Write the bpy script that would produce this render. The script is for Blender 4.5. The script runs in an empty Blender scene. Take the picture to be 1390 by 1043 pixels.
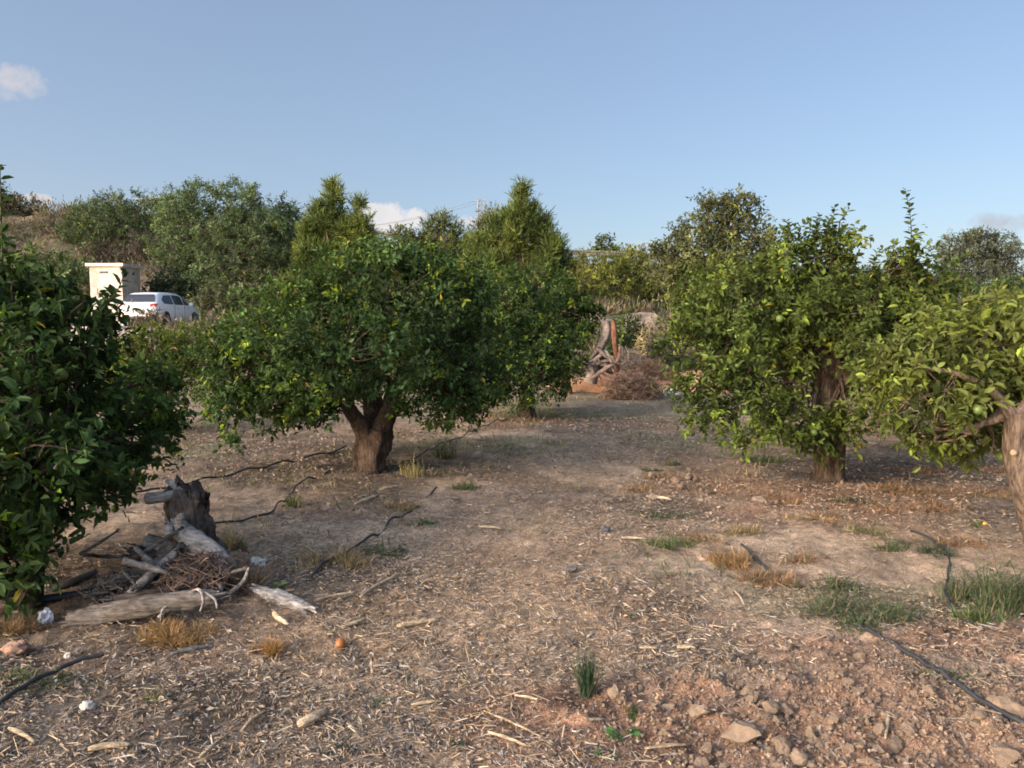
import bpy, math, numpy as np
PI = math.pi
sc = bpy.context.scene
COL = sc.collection
CAM_H, F_PX, CX, CY, HOR = 1.6, 1043.0, 695.0, 521.5, 440.0
TH = math.atan((CY - HOR) / F_PX)

# ------------------------------------------------------------------ helpers
def at(px, py, Y):
    u, v = (px - CX) / F_PX, (CY - py) / F_PX
    y = math.cos(TH) + v * math.sin(TH); z = -math.sin(TH) + v * math.cos(TH)
    return np.array([u * Y / y, Y, CAM_H + z * Y / y])

def lerp(a, b, t): return a + (b - a) * t
def sstep(e0, e1, x):
    t = np.clip((x - e0) / (e1 - e0), 0, 1); return t * t * (3 - 2 * t)

def _hash(ix, iy, iz, seed):
    h = (ix.astype(np.int64) * 374761393 + iy.astype(np.int64) * 668265263 + iz.astype(np.int64) * 2147483647 + seed * 974634777) & 0xFFFFFFFF
    h = ((h ^ (h >> 13)) * 1274126177) & 0xFFFFFFFF
    h = ((h ^ (h >> 16)) * 2246822519) & 0xFFFFFFFF
    return ((h ^ (h >> 15)) & 0xFFFFFF) / float(0xFFFFFF) * 2 - 1

def vnoise(x, y, z=None, seed=0):
    x = np.asarray(x, float); y = np.asarray(y, float)
    if z is None: z = np.zeros_like(x)
    ix, iy, iz = np.floor(x), np.floor(y), np.floor(z)
    fx, fy, fz = x - ix, y - iy, z - iz
    fx, fy, fz = [f * f * f * (f * (f * 6 - 15) + 10) for f in (fx, fy, fz)]
    out = 0
    for dx in (0, 1):
        for dy in (0, 1):
            for dz in (0, 1):
                w = (fx if dx else 1 - fx) * (fy if dy else 1 - fy) * (fz if dz else 1 - fz)
                out = out + w * _hash(ix + dx, iy + dy, iz + dz, seed)
    return out

def fbm(x, y, z=None, oct=4, seed=0, gain=0.5):
    s, a, f = 0, 1.0, 1.0
    for o in range(oct):
        s = s + a * vnoise(np.asarray(x) * f + 13.7 * o, np.asarray(y) * f - 7.1 * o, None if z is None else np.asarray(z) * f, seed + o)
        a *= gain; f *= 2.03
    return s

def norm(v): return v / np.maximum(np.linalg.norm(v, axis=-1, keepdims=True), 1e-9)
def rvec(rng, n): return norm(rng.normal(size=(n, 3)))

# ------------------------------------------------------------------ terrain
RX = np.array([(p - CX) * 54 / F_PX for p in (-700, 0, 100, 200, 300, 400, 500, 600, 700, 780, 900, 1050, 1300, 1600, 2200)])
RZ = np.array([CAM_H + (HOR - p) * 54 / F_PX for p in (288, 288, 288, 296, 306, 318, 338, 350, 358, 362, 368, 385, 412, 425, 430)])
def gz(x, y):
    x = np.asarray(x, float); y = np.asarray(y, float)
    z = 0.035 * fbm(x * .35, y * .35, oct=3, seed=3) * sstep(1.0, 4.0, np.abs(y) + .5)
    # low tilled ridge along the drip lines and a churned patch at lower right
    z = z + .05 * np.exp(-((x - 1.9) / .9) ** 2 - ((y - 3.1) / .7) ** 2)
    z = z + .06 * np.exp(-((x + 2.0) / .9) ** 2 - ((y - 4.6) / .6) ** 2)
    z = z + .06 * np.exp(-((x - 3.05) / .8) ** 2 - ((y - 7.3) / .8) ** 2) + .05 * np.exp(-((x + 1.5) / .8) ** 2 - ((y - 8.1) / .8) ** 2)
    R = np.interp(x * 54 / np.maximum(np.clip(y, 22, 54), 1) * np.where(y > 54, 54 / 54, 1), RX, RZ)
    R = np.where(y > 54, np.interp(x, RX, RZ), R)
    t = np.clip((y - 22) / 32., 0, 1)
    hill_c = R * (t * .8 + .2 * t * t)
    hill_l = 1.42 * sstep(25, 29.5, y) + (R - 1.42) * sstep(40, 56, y) ** .8
    k = sstep(-4, -10, x)
    hill = lerp(hill_c, hill_l, k)
    far = sstep(150, 420, y)
    hill = hill * (1 - far) + 1.0 * far
    rough = sstep(22, 27, y) * (1 - .93 * k * sstep(27, 29, y) * (1 - sstep(38.5, 42, y)))
    hill = hill + rough * .28 * fbm(x * .35, y * .35, oct=3, seed=11)
    return z * (1 - sstep(20, 24, y)) + hill

def gnd(px, py):
    """world point on the terrain where the eye ray through that part of the photo meets it"""
    y = 6.0
    u, v = (px - CX) / F_PX, (CY - py) / F_PX
    d = np.array([u, math.cos(TH) + v * math.sin(TH), -math.sin(TH) + v * math.cos(TH)])
    z = 0.0
    for _ in range(8):
        s = (z - CAM_H) / d[2]; p = d * s
        z = float(gz(p[0], p[1]))
    return np.array([p[0], p[1], z])

# ------------------------------------------------------------------ mesh accumulation
class Geo:
    def __init__(s): s.V = []; s.C = []; s.Fc = []; s.n = 0
    def add(s, V, faces, C):
        V = np.asarray(V, float).reshape(-1, 3)
        C = np.asarray(C, float)
        if C.ndim == 1: C = np.repeat(C[None, :3], len(V), 0)
        for f in faces:
            s.Fc.append(np.asarray(f, int) + s.n)
        s.V.append(V); s.C.append(C[:, :3]); s.n += len(V); return s
    def build(s, name, mat, parent=None, origin=(0, 0, 0), smooth=False):
        me = bpy.data.meshes.new(name)
        V = np.concatenate(s.V) - np.asarray(origin, float); C = np.concatenate(s.C)
        me.vertices.add(len(V)); me.vertices.foreach_set('co', V.astype(np.float32).ravel())
        by = {}
        for f in s.Fc: by.setdefault(f.shape[1], []).append(f)
        fl = [np.concatenate(v) for v in by.values()]
        li = np.concatenate([f.ravel() for f in fl])
        tot = np.concatenate([np.full(len(f), f.shape[1]) for f in fl])
        st = np.concatenate([[0], np.cumsum(tot)[:-1]])
        me.loops.add(len(li)); me.loops.foreach_set('vertex_index', li.astype(np.int32))
        me.polygons.add(len(tot)); me.polygons.foreach_set('loop_start', st.astype(np.int32))
        me.update(calc_edges=True)
        at_ = me.attributes.new('Col', 'FLOAT_COLOR', 'POINT')
        at_.data.foreach_set('color', np.concatenate([C, np.ones((len(C), 1))], 1).astype(np.float32).ravel())
        me.polygons.foreach_set('use_smooth', np.full(len(tot), bool(smooth)))
        me.materials.append(mat)
        o = bpy.data.objects.new(name, me); COL.objects.link(o)
        if parent is not None: o.parent = parent
        elif tuple(origin) != (0, 0, 0): o.location = tuple(origin)
        return o

def tag(o, label=None, cat=None, group=None, kind=None):
    if label: o['label'] = label
    if cat: o['category'] = cat
    if group: o['group'] = group
    if kind: o['kind'] = kind
    return o
def thing(name, loc, label, cat, group=None):
    o = bpy.data.objects.new(name, None); COL.objects.link(o); o.location = tuple(loc)
    o.empty_display_size = .2
    return tag(o, label, cat, group)

def frames(P):
    T = np.gradient(P, axis=0); T = norm(T)
    ref = np.array([0, 0, 1.]) if abs(T[0][2]) < .9 else np.array([1., 0, 0])
    n = np.cross(T[0], ref); n /= np.linalg.norm(n)
    Ns = []
    for t in T:
        n = n - t * np.dot(n, t); n = n / max(np.linalg.norm(n), 1e-9); Ns.append(n)
    Ns = np.array(Ns); return T, Ns, np.cross(T, Ns)

def tube(g, P, R, k=8, col=(.2, .15, .1), rough=0., seed=0, cap=True, nf=6., cvar=.0, flute=0.):
    P = np.asarray(P, float); R = np.asarray(R, float) * np.ones(len(P)); n = len(P)
    T, N, B = frames(P)
    a = np.arange(k) / k * 2 * PI
    dirs = np.cos(a)[None, :, None] * N[:, None] + np.sin(a)[None, :, None] * B[:, None]
    rad = R[:, None] * np.ones((n, k))
    base = P[:, None] + dirs * rad[..., None]
    if rough > 0:
        nz = fbm(base[..., 0] * nf, base[..., 1] * nf, base[..., 2] * nf * .5, oct=3, seed=seed)
        rg = 1 - np.abs(fbm(base[..., 0] * nf * 3.2, base[..., 1] * nf * 3.2, base[..., 2] * nf * .7, oct=3, seed=seed + 9)) * 2
        rad = rad * (1 + rough * .6 * nz + rough * .22 * rg)
    if flute > 0:
        rad = rad * (1 + flute * np.sin(a * 4 + seed)[None] * np.ones((n, 1)) + flute * .6 * np.sin(a * 7 + 2 * seed + np.linspace(0, 2, n)[:, None]))
    V = (P[:, None] + dirs * rad[..., None]).reshape(-1, 3)
    i = np.arange(n - 1)[:, None] * k; j = np.arange(k)[None]; j2 = (j + 1) % k
    f = [np.stack([i + j, i + j2, i + k + j2, i + k + j], -1).reshape(-1, 4)]
    col = np.asarray(col, float)
    C = np.repeat(col[None], len(V), 0)
    if cvar > 0: C = C * (1 + cvar * fbm(V[:, 0] * 9, V[:, 1] * 9, V[:, 2] * 4, oct=3, seed=seed + 5))[:, None].clip(.2, 2)
    if cap:
        V = np.concatenate([V, P[:1], P[-1:]]); C = np.concatenate([C, C[:1], C[-1:]])
        j = np.arange(k); m = n * k
        f.append(np.stack([(j + 1) % k, j, np.full(k, m)], -1))
        f.append(np.stack([(n - 1) * k + j, (n - 1) * k + (j + 1) % k, np.full(k, m + 1)], -1))
    g.add(V, f, C)

def bez(a, b, c, n=8):
    t = np.linspace(0, 1, n)[:, None]
    return (1 - t) ** 2 * np.asarray(a) + 2 * t * (1 - t) * np.asarray(b) + t * t * np.asarray(c)
def spline(P, n=24):
    P = np.asarray(P, float); Q = np.vstack([2 * P[0] - P[1], P, 2 * P[-1] - P[-2]])
    out = []
    for s in np.linspace(0, len(P) - 1 - 1e-6, n):
        i = int(s); t = s - i; p0, p1, p2, p3 = Q[i:i + 4]
        out.append(.5 * (2 * p1 + (p2 - p0) * t + (2 * p0 - 5 * p1 + 4 * p2 - p3) * t * t + (3 * p1 - p0 - 3 * p2 + p3) * t ** 3))
    return np.array(out)

def box(g, lo, hi, col):
    x0, y0, z0 = lo; x1, y1, z1 = hi
    V = [(x0, y0, z0), (x1, y0, z0), (x1, y1, z0), (x0, y1, z0), (x0, y0, z1), (x1, y0, z1), (x1, y1, z1), (x0, y1, z1)]
    g.add(V, [[(0, 3, 2, 1), (4, 5, 6, 7), (0, 1, 5, 4), (1, 2, 6, 5), (2, 3, 7, 6), (3, 0, 4, 7)]], np.asarray(col, float))

# instancing templates : columns along-axis, side, normal
LEAF_HI = (np.array([(0, 0, 0), (.3, .46, .07), (.68, .40, .03), (1, 0, -.14), (.68, -.40, .03), (.3, -.46, .07), (.32, 0, -.04), (.7, 0, -.08)]),
           [[(0, 1, 6), (2, 3, 7), (3, 4, 7), (5, 0, 6)], [(1, 2, 7, 6), (4, 5, 6, 7)]])
LEAF_MD = (np.array([(0, 0, 0), (.45, .5, .06), (1, 0, -.1), (.45, -.5, .06), (.5, 0, -.05)]),
           [[(0, 1, 4), (1, 2, 4), (2, 3, 4), (3, 0, 4)]])
LEAF_LO = (np.array([(0, 0, 0), (.5, .5, .05), (1, 0, -.05), (.5, -.5, .05)]), [[(0, 1, 2, 3)]])
BLADE = (np.array([(0, .5, 0), (0, -.5, 0), (.45, .42, .12), (.45, -.42, .12), (.8, .25, .05), (.8, -.25, .05), (1, 0, -.1)]),
         [[(0, 1, 3, 2), (2, 3, 5, 4)], [(4, 5, 6)]])
CHIP = (np.array([(0, .4, 0), (0, -.4, 0), (.05, 0, .5), (.5, .5, .1), (.5, -.5, .1), (.5, 0, .65), (1, .3, 0), (1, -.35, 0), (.93, 0, .45)]),
        [[(0, 2, 5, 3), (2, 1, 4, 5), (3, 5, 8, 6), (5, 4, 7, 8)], [(0, 1, 2), (6, 8, 7)]])
def inst(g, tpl, P, A, N, L, W, H, col):
    T, faces = tpl; n = len(P)
    A = norm(A); S = norm(np.cross(N, A)); N2 = np.cross(A, S)
    L, W, H = [np.broadcast_to(np.asarray(q, float), (n,)) for q in (L, W, H)]
    V = P[:, None] + A[:, None] * (T[None, :, 0] * L[:, None])[..., None] + S[:, None] * (T[None, :, 1] * W[:, None])[..., None] + N2[:, None] * (T[None, :, 2] * H[:, None])[..., None]
    k = len(T); off = (np.arange(n) * k)
    fs = []
    for f in faces:
        f = np.asarray(f); fs.append((off[:, None, None] + f[None]).reshape(-1, f.shape[1]))
    C = np.repeat(np.asarray(col)[:, None], k, 1).reshape(-1, 3)
    g.add(V.reshape(-1, 3), fs, C)

# ------------------------------------------------------------------ materials
def nt(name):
    m = bpy.data.materials.new(name); m.use_nodes = True
    t = m.node_tree; t.nodes.clear(); out = t.nodes.new('ShaderNodeOutputMaterial')
    return m, t, out
def N_(t, ty, **kw):
    n = t.nodes.new(ty)
    for k, v in kw.items():
        if k in n.inputs.keys(): n.inputs[k].default_value = v
        else: setattr(n, k, v)
    return n
def mixcol(t, a, b, fac, mode='MIX'):
    m = t.nodes.new('ShaderNodeMix'); m.data_type = 'RGBA'; m.blend_type = mode
    def put(sock, v):
        if isinstance(v, bpy.types.NodeSocket): t.links.new(v, sock)
        elif isinstance(v, (int, float)): sock.default_value = v
        else: sock.default_value = (*v, 1)
    put(m.inputs[0], fac); put(m.inputs[6], a); put(m.inputs[7], b)
    return m.outputs[2]
def noise_fac(t, scale, detail=4, rough=.6, lo=.3, hi=.7, tolo=0., tohi=1., stretch=None, dist=0.):
    tc = t.nodes.new('ShaderNodeTexCoord'); src = tc.outputs['Object']
    if stretch:
        mp = t.nodes.new('ShaderNodeMapping'); mp.inputs['Scale'].default_value = stretch
        t.links.new(src, mp.inputs[0]); src = mp.outputs[0]
    n = N_(t, 'ShaderNodeTexNoise', Scale=scale, Detail=detail, Roughness=rough, Distortion=dist)
    t.links.new(src, n.inputs['Vector'])
    r = N_(t, 'ShaderNodeMapRange'); r.inputs[1].default_value = lo; r.inputs[2].default_value = hi
    r.inputs[3].default_value = tolo; r.inputs[4].default_value = tohi
    t.links.new(n.outputs[0], r.inputs[0]); return r.outputs[0]

def attr_mat(name, rough=.9, scale=20, amt=(.6, 1.35), bump=.3, bdist=.02, spec=.2, stretch=None, metallic=0., scale2=None):
    m, t, out = nt(name)
    a = N_(t, 'ShaderNodeAttribute', attribute_name='Col')
    f = noise_fac(t, scale, 5, .65, .3, .7, amt[0], amt[1], stretch)
    cmb = N_(t, 'ShaderNodeCombineColor')
    for i in range(3): t.links.new(f, cmb.inputs[i])
    c = mixcol(t, a.outputs['Color'], cmb.outputs[0], 1.0, 'MULTIPLY')
    if scale2:
        f2 = noise_fac(t, scale2, 3, .6, .35, .65, .75, 1.2)
        cm2 = N_(t, 'ShaderNodeCombineColor')
        for i in range(3): t.links.new(f2, cm2.inputs[i])
        c = mixcol(t, c, cm2.outputs[0], 1.0, 'MULTIPLY')
    p = N_(t, 'ShaderNodeBsdfPrincipled', Roughness=rough, Metallic=metallic)
    p.inputs['Specular IOR Level'].default_value = spec
    t.links.new(c, p.inputs['Base Color'])
    if bump > 0:
        b = N_(t, 'ShaderNodeBump', Strength=bump, Distance=bdist)
        t.links.new(f, b.inputs['Height']); t.links.new(b.outputs[0], p.inputs['Normal'])
    t.links.new(p.outputs[0], out.inputs[0]); return m

def leaf_mat(name, rough=.5, spec=.35, trans=.3, tint=(1.35, 1.45, .6)):
    m, t, out = nt(name)
    a = N_(t, 'ShaderNodeAttribute', attribute_name='Col')
    f = noise_fac(t, 14, 2, .5, .3, .7, .75, 1.25)
    cmb = N_(t, 'ShaderNodeCombineColor')
    for i in range(3): t.links.new(f, cmb.inputs[i])
    c = mixcol(t, a.outputs['Color'], cmb.outputs[0], 1.0, 'MULTIPLY')
    p = N_(t, 'ShaderNodeBsdfPrincipled', Roughness=rough); p.inputs['Specular IOR Level'].default_value = spec
    t.links.new(c, p.inputs['Base Color'])
    tr = N_(t, 'ShaderNodeBsdfTranslucent')
    t.links.new(mixcol(t, c, tint, 1.0, 'MULTIPLY'), tr.inputs[0])
    mx = N_(t, 'ShaderNodeMixShader'); mx.inputs[0].default_value = trans
    t.links.new(p.outputs[0], mx.inputs[1]); t.links.new(tr.outputs[0], mx.inputs[2])
    t.links.new(mx.outputs[0], out.inputs[0]); return m

M = {}
M['leaf'] = leaf_mat('citrus_leaf', .7, .06, .3)
M['bush'] = leaf_mat('shrub_leaf', .75, .1, .22, (1.2, 1.3, .6))
M['grass'] = leaf_mat('weed_blade', .7, .15, .3, (1.2, 1.3, .5))
M['straw'] = attr_mat('dry_straw', .85, 60, (.75, 1.2), 0, spec=.15)
M['bark'] = attr_mat('bark', 1., 46, (.35, 1.6), 1., .02, .03, stretch=(1, 1, .22), scale2=9)
M['deadwood'] = attr_mat('weathered_wood', .95, 60, (.35, 1.5), .9, .012, .05, stretch=(.22, 1, 1), scale2=12)
M['soil'] = attr_mat('soil_clod', 1., 30, (.65, 1.3), .6, .015, .05, scale2=140)
M['hose'] = attr_mat('black_polythene', .55, 30, (.7, 1.3), .1, .005, .3)
M['plain'] = attr_mat('painted', .6, 6, (.9, 1.06), .05, .01, .3)
M['render'] = attr_mat('lime_render', .9, 9, (.88, 1.08), .15, .01, .1, scale2=1.5)
M['concrete'] = attr_mat('old_concrete', .95, 5, (.75, 1.2), .3, .03, .1, scale2=40)
M['paint'] = attr_mat('white_car_paint', .25, 3, (.97, 1.02), 0, .01, .5)
M['glass'] = attr_mat('dark_glass', .12, 3, (.95, 1.05), 0, .01, .25)
M['rubber'] = attr_mat('tyre_rubber', .8, 20, (.8, 1.1), .1, .01, .2)
M['metal'] = attr_mat('dull_galvanised', .55, 8, (.8, 1.15), .05, .01, .4, metallic=.6)
M['road'] = attr_mat('dusty_road', .95, 3, (.8, 1.15), .2, .02, .1, scale2=60)
M['fruit'] = attr_mat('green_fruit_skin', .45, 25, (.85, 1.15), .2, .003, .3)
M['plastic'] = attr_mat('thin_plastic', .5, 12, (.85, 1.1), .1, .01, .3)

def ground_mat():
    m, t, out = nt('orchard_ground')
    a = N_(t, 'ShaderNodeAttribute', attribute_name='Col')
    f1 = noise_fac(t, 1.7, 6, .7, .3, .7, .62, 1.32)
    fm = noise_fac(t, 6.5, 5, .7, .3, .7, .66, 1.34, dist=.8)
    f2 = noise_fac(t, 22, 6, .75, .3, .7, .45, 1.5, dist=.6)
    f3 = noise_fac(t, 95, 4, .7, .3, .7, .5, 1.45)
    c = a.outputs['Color']
    for f in (f1, fm, f2, f3):
        cmb = N_(t, 'ShaderNodeCombineColor')
        for i in range(3): t.links.new(f, cmb.inputs[i])
        c = mixcol(t, c, cmb.outputs[0], 1.0, 'MULTIPLY')
    # pale straw flecks
    fl = noise_fac(t, 60, 3, .8, .62, .7, 0, .55, stretch=(1, .35, 1), dist=1.5)
    c = mixcol(t, c, (.40, .31, .20), fl)
    fl2 = noise_fac(t, 48, 3, .8, .64, .72, 0, .5, stretch=(.4, 1, 1), dist=1.2)
    c = mixcol(t, c, (.07, .055, .045), fl2)
    p = N_(t, 'ShaderNodeBsdfPrincipled', Roughness=1.); p.inputs['Specular IOR Level'].default_value = .05
    t.links.new(c, p.inputs['Base Color'])
    ad = N_(t, 'ShaderNodeMath', operation='ADD'); t.links.new(f2, ad.inputs[0]); t.links.new(f3, ad.inputs[1])
    b = N_(t, 'ShaderNodeBump', Strength=.7, Distance=.02)
    t.links.new(ad.outputs[0], b.inputs['Height']); t.links.new(b.outputs[0], p.inputs['Normal'])
    t.links.new(p.outputs[0], out.inputs[0]); return m
M['ground'] = ground_mat()

# ------------------------------------------------------------------ ground sheets
def blob(x, y, cx, cy, rx, ry, seed=0, amp=.5):
    d = np.sqrt(((x - cx) / rx) ** 2 + ((y - cy) / ry) ** 2) + amp * fbm(x * 1.6, y * 1.6, oct=4, seed=seed)
    return 1 - sstep(.6, 1.2, d)
SAND, RED, HUMUS, GREENP = [], [], [], []
def gp(lst, px, py, rx, ry): p = gnd(px, py); lst.append((p[0], p[1], rx, ry))
for q in ((420, 728, .95, .5), (270, 715, .8, .45), (1230, 765, 1.3, .42), (1060, 850, .5, .35), (620, 668, .7, .5), (780, 640, .8, 1.0), (940, 780, .8, .4), (1120, 740, .6, .5), (690, 600, .9, .9)): gp(SAND, *q)
for q in ((940, 655, .75, .6), (1130, 672, 1.4, .7), (1300, 665, 1.2, .6), (340, 598, .7, .7), (690, 572, .9, .9), (1100, 970, 1.5, .45), (1300, 1000, .9, .5), (1250, 590, 1.2, 1.6), (1250, 870, .7, .3), (900, 960, .5, .25), (780, 990, .5, .2)): gp(RED, *q)
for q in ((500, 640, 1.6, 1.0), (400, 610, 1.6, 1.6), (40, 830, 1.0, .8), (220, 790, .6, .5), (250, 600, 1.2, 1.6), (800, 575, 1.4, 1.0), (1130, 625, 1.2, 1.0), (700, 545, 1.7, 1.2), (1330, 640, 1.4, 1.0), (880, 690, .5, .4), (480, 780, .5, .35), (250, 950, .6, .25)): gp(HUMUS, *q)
for q in ((660, 602, .9, .5), (590, 615, .8, .6), (940, 600, .7, .6), (850, 565, 1.0, .7), (520, 750, .3, .2), (1180, 815, .5, .25), (1350, 800, .4, .3), (730, 560, .8, .6), (250, 615, .8, .8), (1020, 590, .8, .6), (30, 925, .3, .12)): gp(GREENP, *q)

def paint(x, y):
    n1 = fbm(x * .9, y * .9, oct=4, seed=21); n2 = fbm(x * 3.1, y * 3.1, oct=4, seed=31)
    c = np.array([.268, .184, .124])[None] * (1 + .16 * n1 + .2 * n2)[:, None]
    c = lerp(c, np.array([.215, .175, .135]), (sstep(-.1, .5, fbm(x * .7 + 5, y * .7, oct=3, seed=41)) * .6)[:, None])
    lane = np.exp(-((x - (-.35 + .12 * (y - 3))) / (1.15 + .06 * y)) ** 2) * sstep(2.0, 3.2, y) * (1 - sstep(10, 15, y)) * (.6 + .5 * fbm(x * 1.5, y * 1.5, oct=3, seed=45)).clip(0, 1)
    c = lerp(c, np.array([.35, .250, .160]), (.7 * lane)[:, None])
    for i, (a, b, rx, ry) in enumerate(RED): c = lerp(c, np.array([.275, .160, .102]) * (1 + .25 * n2)[:, None], .8 * blob(x, y, a, b, rx, ry, 50 + i)[:, None])
    for i, (a, b, rx, ry) in enumerate(SAND): c = lerp(c, np.array([.40, .292, .20]) * (1 + .12 * n2)[:, None], .85 * blob(x, y, a, b, rx, ry, 70 + i)[:, None])
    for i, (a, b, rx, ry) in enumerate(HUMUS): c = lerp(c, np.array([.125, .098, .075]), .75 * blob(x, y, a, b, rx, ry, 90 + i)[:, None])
    for i, (a, b, rx, ry) in enumerate(GREENP): c = lerp(c, np.array([.13, .135, .075]), .55 * blob(x, y, a, b, rx, ry, 120 + i, .9)[:, None])
    far = sstep(9, 17, y)
    c = lerp(c, np.array([.25, .20, .135]) * (1 + .25 * n1 + .2 * n2)[:, None], (far * .5)[:, None])
    # hillside
    h = sstep(22, 26, y)
    m = fbm(x * .25, y * .25, oct=4, seed=61)
    hc = lerp(np.array([.088, .076, .06])[None], np.array([.145, .115, .083])[None], sstep(-.3, .5, m)[:, None])
    hc = lerp(hc, np.array([.09, .095, .05])[None], (sstep(.0, .5, fbm(x * .3 + 9, y * .3, oct=3, seed=67)) * .6)[:, None])
    for (px, py, Y, rx, ry) in ((875, 412, 33, 2.4, 2.2), (800, 412, 33.5, 1.6, 1.2), (950, 420, 31.5, 1.6, 1.2), (190, 370, 44, 1.6, 1.8), (285, 425, 37, 2.0, 1.2)):
        q = at(px, py, Y); hc = lerp(hc, np.array([.33, .26, .195])[None], blob(x, y, q[0], Y, rx, ry, 140)[:, None])
    return lerp(c, hc, h[:, None]).clip(.01, .8)

def micro(x, y):
    near = 1 - sstep(9, 18, y)
    z = near * (.012 * fbm(x * 5, y * 5, oct=3, seed=5) + .007 * fbm(x * 22, y * 22, oct=2, seed=6))
    cl = blob(x, y, 1.75, 3.2, 1.7, .75, 9) + .8 * blob(x, y, 1.7, 7.4, 1.0, .6, 10)
    return z + cl.clip(0, 1) * (.022 * fbm(x * 7, y * 7, oct=3, seed=8) + .018 * np.abs(fbm(x * 17, y * 17, oct=2, seed=18)) + .010 * fbm(x * 40, y * 40, oct=2, seed=19))
def gm(x, y): return gz(x, y) + micro(np.asarray(x, float), np.asarray(y, float))
def sheet(name, ys, s, halfw, fine):
    Y, S = np.meshgrid(ys, s, indexing='ij'); X = S * halfw(Y)
    x, y = X.ravel(), Y.ravel(); z = gz(x, y)
    if fine: z = z + micro(x, y)
    g = Geo(); n, k = len(ys), len(s)
    i = np.arange(n - 1)[:, None] * k; j = np.arange(k - 1)[None]
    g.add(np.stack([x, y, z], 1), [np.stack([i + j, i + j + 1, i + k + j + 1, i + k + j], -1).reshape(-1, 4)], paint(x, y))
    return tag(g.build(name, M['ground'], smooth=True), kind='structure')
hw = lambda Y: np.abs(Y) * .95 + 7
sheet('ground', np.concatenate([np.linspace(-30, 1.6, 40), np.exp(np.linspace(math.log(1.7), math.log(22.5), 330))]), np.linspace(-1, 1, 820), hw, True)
sheet('hillside', np.concatenate([np.linspace(22.5, 62, 130), np.exp(np.linspace(math.log(63), math.log(2500), 50))]), np.linspace(-1, 1, 340), hw, False)

# track behind the orchard, pale soil bank
g = Geo(); xs = np.linspace(-46, -5.5, 90)
def road_edges(x): return 30.6 + .25 * np.sin(x * .3), 37.2 + .3 * np.sin(x * .21 + 1)
V = []
for x in xs:
    a, b = road_edges(x)
    for t in np.linspace(0, 1, 9):
        y = a + (b - a) * t; V.append((x, y, float(gz(x, y)) + .03 + .05 * math.sin(t * PI)))
V = np.array(V); i = np.arange(89)[:, None] * 9; j = np.arange(8)[None]
g.add(V, [np.stack([i + j, i + j + 1, i + 10 + j, i + 9 + j], -1).reshape(-1, 4)[:, ::-1]], np.array([.36, .325, .285]))
tag(g.build('road', M['road'], smooth=True), kind='structure')

# ------------------------------------------------------------------ foliage
def lobe_list(spec):
    out = []
    for q in spec:
        px, py, Y, rx, rz = q[:5]; c = at(px, py, Y); k = Y / F_PX
        ry = q[5] if len(q) > 5 else (rx + rz) * .5 * k
        out.append((c, np.array([rx * k, ry, rz * k]) * .97))
    return out

def sample_twigs(rng, lobes, dens, shell=.16, rough=.3, keep_in=.15, nscale=1.6, seed=0):
    Ps, Ds, Ns = [], [], []
    for li, (c, r) in enumerate(lobes):
        a, b, d = r; p = 1.6
        area = 4 * PI * (((a * b) ** p + (a * d) ** p + (b * d) ** p) / 3) ** (1 / p)
        n = max(4, int(area * dens))
        u = rvec(rng, n)
        rr = 1 - np.abs(rng.normal(0, shell, n))
        ns = nscale / max(r.mean(), .05)
        q = c + u * r
        rr = rr + rough * fbm(q[:, 0] * ns, q[:, 1] * ns, q[:, 2] * ns, oct=3, seed=seed)
        P = c + u * r * rr.clip(.3, 1.35)[:, None]
        keep = np.ones(n, bool)
        for lj, (c2, r2) in enumerate(lobes):
            if lj == li: continue
            d2 = np.linalg.norm((P - c2) / r2, axis=1)
            keep &= (d2 > .72) | (rng.random(n) < keep_in)
        Ps.append(P[keep]); Ds.append(norm(u / r)[keep])
    return np.concatenate(Ps), np.concatenate(Ds)

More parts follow.
